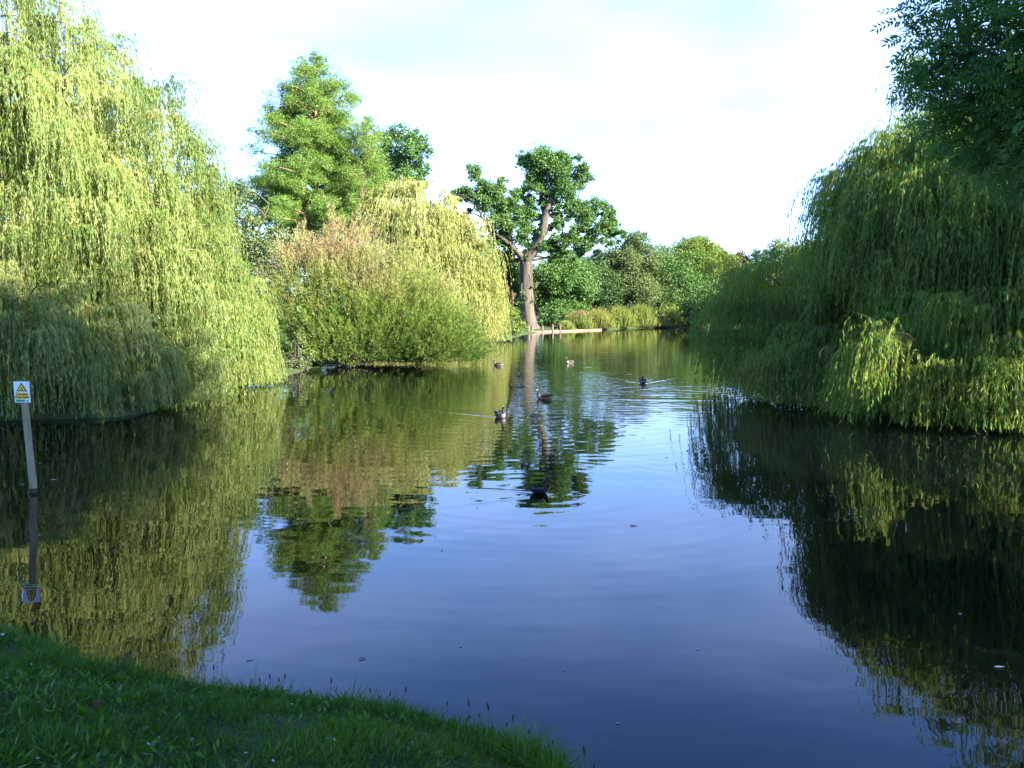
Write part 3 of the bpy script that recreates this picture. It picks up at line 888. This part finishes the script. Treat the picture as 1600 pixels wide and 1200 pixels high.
# timber edging and posts on the landing by the oak
TIM = noise_mat('weathered_timber', (.09, .062, .045), (.22, .155, .11), 3, .85, (.3, 1, 1), .3)
PATH = noise_mat('pale_path_gravel', (.06, .056, .052), (.12, .11, .10), 6, .95, bump=.2)
e0, e1, e2 = W(818, 520.3), W(876, 518.3), W(940, 515.8)
eg = thing('timber_edging', 'pale timber edging board along the far bank below the oak', 'edging board', e0)
for (a, b) in ((e0, e1), (e1, e2)):
    m = MB(); L = np.linalg.norm(b - a); rz = math.atan2(b[1] - a[1], b[0] - a[0])
    n = int(L / 2.4) + 1
    for i in range(n):
        c = a + (b - a) * (i + .5) / n
        m.box((c[0], c[1], .06), (L / n - .03, .09, .30), rz)
    m.build('board', TIM, eg, smooth=False)
lb = np.array([e0[:2] + [0, .25], e1[:2] + [0, .25], e2[:2] + [0, .3], e2[:2] + [0, 2.0], e1[:2] + [0, 4.5], e0[:2] + [-.5, 5.0]])
V = [(p[0], p[1], .17) for p in lb] + [(p[0], p[1], -.1) for p in lb]
k = len(lb)
Fp = [list(range(k))] + [[(i + 1) % k, i, i + k, (i + 1) % k + k] for i in range(k)]
pa = set_mesh('path', V, Fp, PATH); pa['kind'] = 'structure'
V = None
for i, (x, hgt) in enumerate([(826, .9), (831, .9), (847, .85), (863, .95), (875.5, .85)]):
    f = (x - 818) / 58.
    c = e0 + (e1 - e0) * f
    m = MB()
    m.tube([(c[0], c[1] - .1, -.4), (c[0], c[1] - .1, hgt - .06), (c[0], c[1] - .1, hgt)], [.115, .11, .07], 8)
    o = m.build('mooring_post', TIM, smooth=False)
    tag(o, ['short timber post leftmost of five at the landing below the oak', 'timber post paired closely with the leftmost one below the oak', 'third timber post from the left at the landing', 'fourth timber post from the left at the landing', 'rightmost of the five timber posts at the landing'][i], 'post', 'timber posts at the landing')

# ------------------------------------------------------------------ right bank
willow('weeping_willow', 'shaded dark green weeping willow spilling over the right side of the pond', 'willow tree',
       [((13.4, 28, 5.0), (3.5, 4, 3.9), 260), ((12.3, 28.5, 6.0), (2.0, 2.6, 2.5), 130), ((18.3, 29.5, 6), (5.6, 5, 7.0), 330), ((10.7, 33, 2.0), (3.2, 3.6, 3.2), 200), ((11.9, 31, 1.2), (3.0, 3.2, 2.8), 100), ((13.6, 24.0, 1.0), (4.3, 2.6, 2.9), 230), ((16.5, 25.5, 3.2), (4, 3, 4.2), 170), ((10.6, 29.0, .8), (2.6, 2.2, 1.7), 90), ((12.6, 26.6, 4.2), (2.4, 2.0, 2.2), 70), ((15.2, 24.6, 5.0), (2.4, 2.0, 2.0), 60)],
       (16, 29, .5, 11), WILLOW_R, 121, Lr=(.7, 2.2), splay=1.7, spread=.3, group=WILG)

# ash: pinnate leaves hanging in from the right
def ash():
    global rng
    rng = np.random.default_rng(131)
    base = np.array([11.0, 7.2, gz(11.0, 7.2)])
    base[:2] = (12.3, 5.4); base[2] = max(gz(12.3, 5.4), 0)
    t = thing('ash_tree', 'leafy dark green ash branches hanging in at the top right corner', 'ash tree', base, 'broadleaf trees around the pond')
    mb = MB()
    fork = base + np.array([-.5, .3, 5.6])
    mb.tube(curve(base - [0, 0, .3], fork, wob=.02, k=8), np.linspace(.42, .3, 8), 12)
    view = [(1560, 60, 9.2), (1500, 40, 10.2), (1450, 20, 9.8), (1440, 90, 9.6), (1480, 130, 9.8), (1540, 140, 9.3), (1590, 150, 9.0), (1600, 60, 8.6), (1500, 190, 10.2), (1560, 195, 9.6), (1600, 205, 9.4), (1450, 150, 10.4),
            (1530, -40, 9.5), (1600, -60, 9.0), (1470, -60, 10.3), (1660, 40, 9.0), (1660, 160, 9.2), (1680, 230, 9.6)]
    cl = [(P(v[0] + 52, v[1], v[2]), .62, 115) for v in view] + [(P(1482, 95, 9.6), .40, 40), (P(1478, 130, 9.7), .36, 34), (P(1500, 50, 9.7), .40, 40), (P(1520, 180, 9.9), .45, 70), (P(1550, 215, 9.9), .4, 50), (P(1600, 235, 9.6), .4, 50)]
    # the rest of the crown, outside the picture
    for _ in range(300):
        v = unit(rng.normal(size=3)); v[2] = v[2] * .9
        c = np.array([11.0, 7.5, 12.6]) + v * np.array([5.6, 6.2, 5.8]) * rng.uniform(.45, 1.18)
        # keep clear of the view
        yy = max(c[1], .5)
        px = 800 + c[0] / yy * FPX; py = 482 - (c[2] - 3) / yy * FPX
        if px < 1740 and py > -160 and c[1] > 1: continue
        cl.append((c, .95, 46))
    Vs, Ts = [], []
    for (c, r, n) in cl:
        c = np.array(c)
        mb.tube(curve(fork + rng.normal(0, .15, 3) + [0, 0, rng.uniform(0, 1.5)], c, wob=.05, k=9, up=.06), np.linspace(.06, .012, 9), 5)
        for _ in range(5):
            mb.tube(curve(c + rng.normal(0, .08, 3), c + unit(rng.normal(size=3)) * r, wob=.08, k=4), np.linspace(.014, .006, 4), 4, cap=False)
        big = 1.0 if r < .9 else 1.9
        # each compound leaf: stalk with leaflet pairs
        o = c + unit(rng.normal(size=(n, 3))) * r * rng.uniform(.2, 1, (n, 1)) ** .5
        ax = unit(unit(o - c) * .9 + rng.normal(0, .5, (n, 3)) + np.array([-.25, 0, -.25]))
        nrm = unit(np.cross(ax, rng.normal(size=(n, 3))) + np.array([0, 0, 1.2]))
        sd_ = unit(np.cross(ax, nrm))
        tl = rng.uniform(.2, .8, n)
        Lr = .24 * rng.uniform(.75, 1.2, n) * big
        Vs.append(leaves_geo(o, ax, Lr, .006 * big, .5)); Ts.append(np.full(n, .3))
        for j in range(5):
            f = .25 + .16 * j
            for s in (-1, 1):
                bp_ = o + ax * (Lr * f)[:, None]
                D = unit(ax * .55 + sd_ * s + rng.normal(0, .12, (n, 3)))
                Vs.append(leaves_geo(bp_, D, .085 * big * rng.uniform(.8, 1.15, n), .026 * big, .42, roll=nrm)); Ts.append(np.clip(tl + rng.normal(0, .08, n), 0, 1))
        Vs.append(leaves_geo(o + ax * (Lr * .97)[:, None], ax, .085 * big, .026 * big, .42, roll=nrm)); Ts.append(tl)
    mb.build('trunk', BARKD, t)
    leaf_obj('crown', np.concatenate(Vs), np.concatenate(Ts), ASH, t)
ash()

# park trees outside the frame whose shade falls on the bank and the right willow
def shade_tree(label, x, y, h, rx, seed, n=26, dens=190):
    r = np.random.default_rng(seed)
    cl = []
    for _ in range(n):
        v = r.normal(size=3); v /= np.linalg.norm(v)
        c = np.array([x, y, h * .62]) + v * np.array([rx, rx, h * .33]) * r.uniform(.4, .85)
        q = rx * .38
        cl.append((c, np.array([q, q, q * .8])))
    tree('broadleaf_tree', label, 'tree', (x, y, max(gz(x, y), 0)), h * .3, .35, cl, OAKB, BARKD, seed, .32, dens, 'broadleaf trees around the pond')
shade_tree('park tree on the right bank beyond the picture edge, shading the right willow', 26, 18, 16.5, 6.3, 141, 34, 105)
shade_tree('park tree behind the viewer, shading the grassy bank', 14, -.5, 18, 5.4, 142, 34)
shade_tree('park tree behind the viewer between the ash and the path', 12.5, -5.5, 15, 5.2, 145, 30)
shade_tree('park tree close behind the viewer on the right', 8.5, -3.0, 12.5, 4.0, 146, 26)
shade_tree('second park tree behind the viewer, nearer the path', 6.5, -8.5, 13, 4.5, 143)
shade_tree('park tree behind the viewer and farther right, beside the ash', 19, 2, 16, 5.0, 144)

# ------------------------------------------------------------------ warning sign
def sign():
    b = W(53, 769)
    lean = P(31, 600, b[1]) 
    base = np.array([b[0], b[1], -.5])
    top = P(36, 604, b[1])
    ax = unit(top - b)
    bottom = b - ax * .6
    m_algae = noise_mat('waterline_algae', (.018, .028, .012), (.06, .075, .03), 18, .8, bump=.2)
    t = thing('warning_sign', 'small water warning sign on a leaning timber post in the pond', 'warning sign', b)
    POST = noise_mat('algae_timber', (.12, .108, .058), (.34, .29, .18), 7, .85, (1, 1, .15), .4)
    m = MB(); m.tube([bottom, b, b + ax * .7, top - ax * .02, top], [.062, .060, .056, .053, .045], 14)
    m.build('post', POST, t)
    m = MB(); m.tube([b - ax * .3, b, b + ax * .04, b + ax * .07], [.0640, .0635, .0630, .0600], 14, rough=.01); m.build('algae_band', m_algae, t)
    WH = plain_mat('sign_white', (.62, .68, .74), .4, .03)
    YE = plain_mat('sign_yellow', (.72, .48, .03), .45, .05)
    BK = plain_mat('sign_black', (.02, .02, .02), .45, .05)
    GR = plain_mat('sign_green', (.02, .25, .16), .45, .05)
    c = P(34.5, 612.5, b[1] - .075)
    wd, ht = 25.0 * pm(b[1]), 33.0 * pm(b[1])
    right = unit(np.array([1, -.05, 0.0])); upv = unit(ax * np.array([.55, 1, 1])); nor = -np.cross(right, upv) * -1
    nor = np.cross(right, upv)
    if nor[1] > 0: nor = -nor
    def pt(u, v, w=0): return c + right * u * wd / 2 + upv * v * ht / 2 + nor * w
    def plate(name, pts, w0, w1, mat, par):
        V = [pt(u, v, w0) for u, v in pts] + [pt(u, v, w1) for u, v in pts]
        k = len(pts)
        F = [list(range(k))[::-1], [i + k for i in range(k)]] + [[i, (i + 1) % k, (i + 1) % k + k, i + k] for i in range(k)]
        return set_mesh(name, V, F, mat, par)
    panel = plate('sign_panel', [(-1, -1), (1, -1), (1, 1), (-1, 1)], -.006, .006, WH, t)
    def chld(o):
        return o
    plate('triangle_border', [(-.72, .06), (.72, .06), (0, .90)], .0065, .0085, BK, panel)
    plate('triangle', [(-.52, .14), (.52, .14), (0, .74)], .009, .0105, YE, panel)
    # figure in waves
    plate('pictogram', [(-.22, .20), (-.08, .30), (.05, .20), (.20, .30), (.24, .22), (.10, .17), (-.05, .17)], .011, .0125, BK, panel)
    plate('pictogram', [(-.05, .34), (.0, .46), (.10, .50), (.12, .42), (.04, .32)], .011, .0125, BK, panel)
    plate('yellow_panel', [(-.82, -.66), (.82, -.66), (.82, -.06), (-.82, -.06)], .0065, .0085, YE, panel)
    plate('green_strip', [(-.82, -.92), (.30, -.92), (.30, -.72), (-.82, -.72)], .0065, .0085, GR, panel)
    plate('green_strip', [(.44, -.92), (.82, -.92), (.82, -.80), (.44, -.80)], .0065, .0085, GR, panel)
    for txt, v, s in (('Danger', -.30, .155), ('Deep water', -.56, .118)):
        cu = bpy.data.curves.new('lettering', 'FONT')
        cu.body = txt; cu.align_x = 'CENTER'; cu.size = ht * s * 1.25; cu.extrude = .0008
        cu.offset = .0008
        cu.materials.append(BK)
        tmp = bpy.data.objects.new('lettering_curve', cu); COL.objects.link(tmp)
        bpy.context.view_layer.update()
        me = bpy.data.meshes.new_from_object(tmp.evaluated_get(bpy.context.evaluated_depsgraph_get()))
        bpy.data.objects.remove(tmp); bpy.data.curves.remove(cu)
        o = bpy.data.objects.new('lettering', me); COL.objects.link(o)
        q = pt(0, v - .02, .0098)
        M4 = Matrix((( right[0], upv[0], nor[0], q[0]), (right[1], upv[1], nor[1], q[1]), (right[2], upv[2], nor[2], q[2]), (0, 0, 0, 1)))
        o.parent = panel
        o.matrix_parent_inverse = Matrix.Translation(-t.location).inverted() @ Matrix.Translation(-t.location)
        o.matrix_basis = M4
sign()

# ------------------------------------------------------------------ birds
BROWN = noise_mat('goose_brown', (.030, .024, .020), (.085, .068, .055), 40, .8, (1, 1, 2), .2)
PALE = noise_mat('goose_breast', (.15, .13, .11), (.27, .24, .205), 30, .85, bump=.1)
BLACK = plain_mat('feather_black', (.010, .010, .012), .5, .2)
WHITE = plain_mat('feather_white', (.42, .41, .39), .8, .05)
REDB = plain_mat('bill_red', (.35, .04, .02), .5, .1)
def loft(spine, sides=14):
    """spine rows: x, z, half width, half height, material"""
    sp_ = np.array([s[:4] for s in spine], float)
    n0 = len(sp_)
    tt = np.linspace(0, n0 - 1, n0 * 3)
    q = np.stack([np.interp(tt, np.arange(n0), sp_[:, j]) for j in range(4)], 1)
    q[1:-1] = (q[:-2] + 2 * q[1:-1] + q[2:]) / 4
    mat = [spine[int(min(n0 - 1, round(a)))][4] for a in tt]
    T = np.gradient(q[:, :2], axis=0); T = unit(T)
    a = np.arange(sides) * 2 * math.pi / sides
    V = []
    for i in range(len(q)):
        nrm = np.array([-T[i, 1], T[i, 0]])
        for an in a:
            V.append([q[i, 0] + nrm[0] * math.sin(an) * q[i, 3], math.cos(an) * q[i, 2], q[i, 1] + nrm[1] * math.sin(an) * q[i, 3]])
    F, I = [], []
    for i in range(len(q) - 1):
        for j in range(sides):
            F.append([i * sides + j, i * sides + (j + 1) % sides, (i + 1) * sides + (j + 1) % sides, (i + 1) * sides + j])
            m_ = mat[i]
            if callable(m_): m_ = m_(math.sin(a[j] + math.pi / sides))
            I.append(m_)
    k = len(q)
    F.append(list(range(sides))[::-1]); I.append(I[0]); F.append([(k - 1) * sides + j for j in range(sides)]); I.append(I[-1])
    return np.array(V), F, I
bodym = lambda s: 1 if s < -.35 else 0
rump = lambda s: 3 if s < .1 else 2
brst = lambda s: 1
GOOSE = [(-.40, .125, .012, .006, 2), (-.36, .12, .05, .02, rump), (-.30, .105, .085, .05, rump), (-.2, .085, .125, .09, bodym), (-.08, .075, .15, .115, bodym), (.06, .07, .15, .12, bodym), (.16, .085, .125, .115, brst),
         (.225, .13, .08, .085, brst), (.25, .19, .045, .05, 2), (.25, .26, .033, .034, 2), (.248, .32, .029, .030, 2), (.262, .365, .033, .033, 2), (.29, .385, .036, .035, 3), (.318, .38, .031, .03, 2), (.345, .372, .018, .016, 2), (.385, .362, .010, .007, 2)]
MOOR = [(-.17, .085, .010, .015, 2), (-.14, .07, .03, .03, 2), (-.09, .04, .052, .048, 2), (-.02, .032, .062, .055, 2), (.05, .035, .055, .052, 2), (.09, .065, .034, .04, 2), (.105, .105, .022, .024, 2), (.115, .14, .025, .024, 2), (.135, .152, .024, .022, 2), (.155, .148, .014, .014, 4), (.175, .14, .006, .006, 4)]
def bird(kind, pos, hd, s, label):
    sp_ = GOOSE if kind == 'goose' else MOOR
    V, F, I = loft(sp_)
    t = thing(kind, label, 'goose' if kind == 'goose' else 'moorhen', (pos[0], pos[1], 0), 'geese swimming on the pond' if kind == 'goose' else None)
    t.rotation_euler = (0, 0, R(hd))
    bpy.context.view_layer.update()
    def put(name, V, F, I):
        V = np.array(V) * s
        o = set_mesh(name, V, F, [BROWN, PALE, BLACK, WHITE, REDB], None, mat_idx=I, smooth=True)
        o.parent = t
        return o
    put('body', V, F, I)
    # folded wings lying on the back
    sc = 1 if kind == 'goose' else .42
    for sd_ in (-1, 1):
        m = MB()
        n = 9
        pts = []; 
        for i in range(n):
            f = i / (n - 1)
            pts.append((.14 - .54 * f, sd_ * (.115 + .03 * math.sin(f * 3.1) - .10 * f ** 2), .125 + .035 * math.sin(f * 3.1) + .02 * f))
        rr = [.012 + .052 * math.sin(math.pi * min(1, (i / (n - 1)) * .85 + .13)) for i in range(n)]
        m.tube(np.array(pts) * sc, np.array(rr) * sc, 8)
        Vw = np.vstack(m.V)
        put('wing', Vw, m.F, [0 if kind == 'goose' else 2] * len(m.F))
    return t
glab = ['goose swimming left below the golden willow, seen side on', 'small distant goose right of the oak trunk reflection', 'goose swimming over the oak trunk reflection, neck upright',
        'goose swimming towards the viewer with pale breast, left of the oak trunk reflection', 'goose nearest the right willow, heading a V-shaped wake', 'small black moorhen swimming right over the oak crown reflection']
for (k_, p_, h_, s_), lb_ in zip(BIRDS, glab):
    bird(k_, p_, h_, s_, lb_)

# ------------------------------------------------------------------ foreground grass
rng = np.random.default_rng(151)
def scatter(n, x0, x1, y0, y1, smin=.05):
    x = rng.uniform(x0, x1, n); y = rng.uniform(y0, y1, n)
    s = sdist(x, y)
    keep = (s > smin) & ((np.abs(x) < y * .60 + .6) | (rng.random(n) < .4))
    x, y, s = x[keep], y[keep], s[keep]
    return x, y, ground_z(x, y), s
x, y, z, s = scatter(1150000, -12.5, 3.4, .4, 12.0)
n = len(x)
tuft = lump(x, y, 4.0, 9) + lump(x, y, 11, 10) * .6
hgt = (.030 + .035 * rng.random(n) ** 1.5) * (1 + 1.4 * np.clip(tuft, -.45, 1)) + np.where(s < .45, .05 * rng.random(n) ** 3 * 2, 0)
D = np.c_[rng.normal(0, .8, n), rng.normal(0, .8, n), np.ones(n)]
hgt = hgt * np.where((lump(x, y, 5.5, 17) > .32), 1.9, 1.0)
V = leaves_geo(np.c_[x, y, z - .005], D, hgt * rng.uniform(.7, 1.5, n), rng.uniform(.004, .008, n), .35)
T = np.clip(.38 + .35 * lump(x, y, 1.3, 12) + .30 * lump(x, y, 6, 13) + rng.normal(0, .18, n), 0, .9)
T = np.where(rng.random(n) < .03, 1.0, T)
gr = leaf_obj('grass', V, T, GRASS)
tag(gr, 'short shaded green grass covering the foreground bank', 'grass', kind='stuff')
# broad low leaves of clover, daisy and plantain
x, y, z, s = scatter(125000, -12.5, 3.4, .4, 12.0)
pk = (lump(x, y, 2.2, 14) + rng.normal(0, .35, len(x))) > .12
x, y, z, s = x[pk], y[pk], z[pk], s[pk]
n = len(x)
D = np.c_[rng.normal(0, 1, n), rng.normal(0, 1, n), rng.uniform(.2, 1.1, n)]
V = leaves_geo(np.c_[x, y, z + rng.uniform(.0, .04, n)], D, rng.uniform(.03, .10, n), rng.uniform(.012, .030, n), .55)
T = np.clip(.30 + rng.normal(0, .18, n), 0, .8)
wd = leaf_obj('broadleaf_weeds', V, T, GRASS)
tag(wd, 'low broad-leaved weeds growing through the foreground grass', 'weeds', kind='stuff')

def on_bank(px, py):
    """ground point seen at a photo pixel"""
    for dd in np.arange(2.5, 12, .03):
        p = P(px, py, dd)
        zz = gz(p[0], p[1])
        if p[2] <= max(zz, .12):
            for _ in range(60):
                if float(sdist(np.array([p[0]]), np.array([p[1]]))[0]) > .10: break
                p = p * [.995, .995, 1] - [0, .015, 0]
            return np.array([p[0], p[1], gz(p[0], p[1])])
    return None
STEM = plain_mat('plant_stem', (.09, .12, .04), .7, .2)
HEAD = noise_mat('plantain_head', (.035, .025, .018), (.09, .065, .04), 60, .9, bump=0)
PET = plain_mat('daisy_petal', (.55, .56, .60), .6, .03)
YC = plain_mat('daisy_centre', (.55, .38, .03), .7, .1)
# daisies
dz_px = [(5, 1003), (30, 1006), (47, 1046), (62, 1195), (226, 1177), (254, 1181), (258, 1160), (360, 1108), (421, 1131), (452, 1112), (505, 1169), (382, 1193), (417, 1196), (390, 1067), (524, 1165), (509, 1104), (676, 1118), (420, 1198), (735, 1185), (210, 1172), (8, 1110), (640, 1170)]
def make_daisy():
    t = thing('daisy', 'small white daisy open in the foreground grass', 'daisy', (0, 0, 0), 'daisies in the foreground grass')
    m = MB(); m.tube([(0, 0, 0), (.003, 0, .03), (0, 0, .066)], [.0016, .0014, .0012], 5); m.build('stem', STEM, t)
    m = MB()
    for i in range(13):
        a = i * 2 * math.pi / 13
        c_, s_ = math.cos(a), math.sin(a)
        pr = np.array([[.003, 0, .066], [.010, .0026, .068], [.0155, 0, .070], [.010, -.0026, .068]])
        q = np.c_[pr[:, 0] * c_ - pr[:, 1] * s_, pr[:, 0] * s_ + pr[:, 1] * c_, pr[:, 2]]
        m.add(np.vstack([q, q - [0, 0, .0006]]), [[0, 1, 2, 3], [7, 6, 5, 4]])
    m.build('petals', PET, t, smooth=False)
    m = MB(); m.tube([(0, 0, .064), (0, 0, .069), (0, 0, .0705)], [.004, .0042, .002], 8); m.build('flower_centre', YC, t)
    return t
def make_plantain():
    t = thing('plantain_stalk', 'thin plantain flower stalk with a dark head at the grass edge', 'plantain', (0, 0, 0), 'plantain stalks along the grass edge')
    m = MB(); m.tube([(0, 0, -.01), (.004, 0, .08), (.002, .002, .155)], [.0016, .0013, .0011], 5); m.build('stem', STEM, t)
    m = MB(); m.tube([(.002, .002, .15), (.002, .002, .155), (.003, .002, .170), (.004, .002, .185), (.004, .002, .192)], [.002, .0048, .0056, .0042, .0012], 7); m.build('flower_head', HEAD, t)
    return t
def dup(root, loc, rz, tilt, sc):
    r = root.copy(); COL.objects.link(r)
    r.location = tuple(float(v) for v in loc); r.rotation_euler = (tilt[0], tilt[1], rz); r.scale = (sc,) * 3
    for ch in list(root.children):
        c = ch.copy(); COL.objects.link(c); c.parent = r
    return r
first = None
for (a, b) in dz_px:
    p = on_bank(a, b)
    if p is None: continue
    tl = (rng.normal(0, .2) + .45, rng.normal(0, .2)); sc = rng.uniform(.5, .8)
    if first is None:
        first = make_daisy(); first.location = tuple(map(float, p)); first.rotation_euler = (*tl, 1); o = first
    else:
        o = dup(first, p, rng.uniform(0, 6), tl, sc)
first = None
pl_px = [(336, 1068, 1.6), (396, 1072, 1.1), (412, 1074, 1.2), (426, 1078, 1.5), (436, 1078, 1.3), (441, 1080, 1.5), (415, 1078, .8), (470, 1082, .7), (516, 1084, 1.5), (524, 1086, 1.0), (541, 1088, .9), (567, 1092, 1.0), (582, 1092, 1.4), (592, 1094, .9), (606, 1096, 1.2), (596, 1096, .7), (622, 1098, .9), (633, 1099, 1.5),
         (700, 1116, 1.3), (738, 1120, 1.7), (736, 1120, .8), (754, 1125, 1.2), (775, 1130, 1.9), (791, 1135, 1.1), (798, 1138, 1.6), (826, 1150, 1.3), (866, 1180, 1.4), (884, 1185, 1.0), (915, 1198, 2.0), (920, 1198, 1.4), (960, 1205, 1.2), (350, 1070, .9), (330, 1068, .7), (1048, 1225, 1.5)]
for (a, b, sc) in pl_px:
    p = on_bank(a, b)
    if p is None: continue
    tl = (rng.normal(0, .09), rng.normal(0, .12))
    if first is None:
        first = make_plantain(); first.location = tuple(map(float, p)); first.scale = (sc * .72,) * 3
    else:
        dup(first, p, rng.uniform(0, 6), tl, sc * .72)

# dead leaf on the grass, bits on the water
DL = noise_mat('dead_leaf', (.07, .030, .024), (.13, .062, .045), 30, .8, bump=.1)
FL = plain_mat('pale_fleck', (.42, .46, .40), .6, .2)
def curled_leaf(name, label, cat, loc, size, rz, mat, group=None, asp=.55, curl=.25):
    n = 9; V = []; F = []
    for i in range(n):
        f = i / (n - 1)
        w = math.sin(math.pi * f ** .8) * size * asp / 2 + .0006
        zz = curl * size * (f - .5) ** 2
        for s in (-1, 0, 1):
            V.append((f * size - size / 2, s * w, zz + abs(s) * w * .35 + .003))
    for i in range(n - 1):
        for j in range(2):
            F.append([i * 3 + j, i * 3 + j + 1, i * 3 + 4 + j, i * 3 + 3 + j])
    o = set_mesh(name, V, F, mat, None, smooth=True)
    md = o.modifiers.new('thickness', 'SOLIDIFY'); md.thickness = .0012
    o.location = tuple(map(float, loc)); o.rotation_euler = (0, 0, rz)
    tag(o, label, cat, group); return o
p = on_bank(152, 1112)
o = curled_leaf('dead_leaf', 'curled reddish-brown dead leaf lying on the foreground grass', 'dead leaf', p + [0, 0, .04], .065, .6, DL, asp=.8, curl=.9); o.rotation_euler = (.9, .2, .6)
p = on_bank(92, 1122)
o = curled_leaf('dead_leaf', 'small flat brown dead leaf left of the curled reddish one', 'dead leaf', p + [0, 0, .045], .05, 2.0, DL, asp=.7, curl=.5); o.rotation_euler = (.6, .1, 2.0)
for (a, b, sz, rz, lb_) in [(1562, 1043, .10, .1, 'pale willow leaf floating on the dark water at the right'), (390, 1031, .07, .5, 'pale leaf floating off the grass edge below the left willow reflection'), (990, 822, .12, -.1, 'dark leaf floating below the swimming moorhen, to its right'),
                            (566, 1030, .07, .3, 'dark leaf floating on the blue water above the plantain stalks'), (882, 1047, .03, 0, 'tiny pale fleck floating on the deep blue water'), (965, 1131, .035, 0, 'small white fleck floating near the right end of the grass'),
                            (1042, 715, .09, 0, 'dark fleck floating on pale blue water right of the oak reflection'), (400, 836, .08, .2, 'pale fleck floating beside the conifer reflection'), (1298, 775, .06, .6, 'white fleck floating on the right willow reflection'),
                            (36, 757, .06, .2, 'white fleck floating just left of the sign post foot'), (62, 724, .07, .1, 'white fleck floating just right of the sign post'), (84, 750, .10, .2, 'pale leaf floating right of the sign post'), (442, 635, .10, 0, 'white fleck floating off the left willow')]:
    p = W(a, b)
    curled_leaf('floating_leaf', lb_, 'floating leaf', (p[0], p[1], .001), sz, rz, DL if 'dark' in lb_[:5] else FL, 'bits floating on the pond', asp=.32, curl=.1)

speck = None
for (a, b) in [(560, 690), (300, 700), (505, 612), (332, 640), (612, 632), (690, 860), (1010, 640), (1150, 760), (1240, 900), (1380, 820), (1450, 700), (120, 690), (880, 960), (720, 1010), (1090, 1015), (1330, 1080), (1500, 960), (465, 720), (250, 760), (180, 860)]:
    p = W(a, b)
    if speck is None:
        speck = curled_leaf('floating_speck', 'tiny pale speck drifting on the open pond', 'speck', (p[0], p[1], .001), .035, .3, FL, 'tiny specks drifting on the pond', asp=.5, curl=.1)
    else:
        o = speck.copy(); COL.objects.link(o)
        o.location = (p[0], p[1], .001); o.rotation_euler = (0, 0, rng.uniform(0, 6)); o.scale = (rng.uniform(.6, 1.3),) * 3
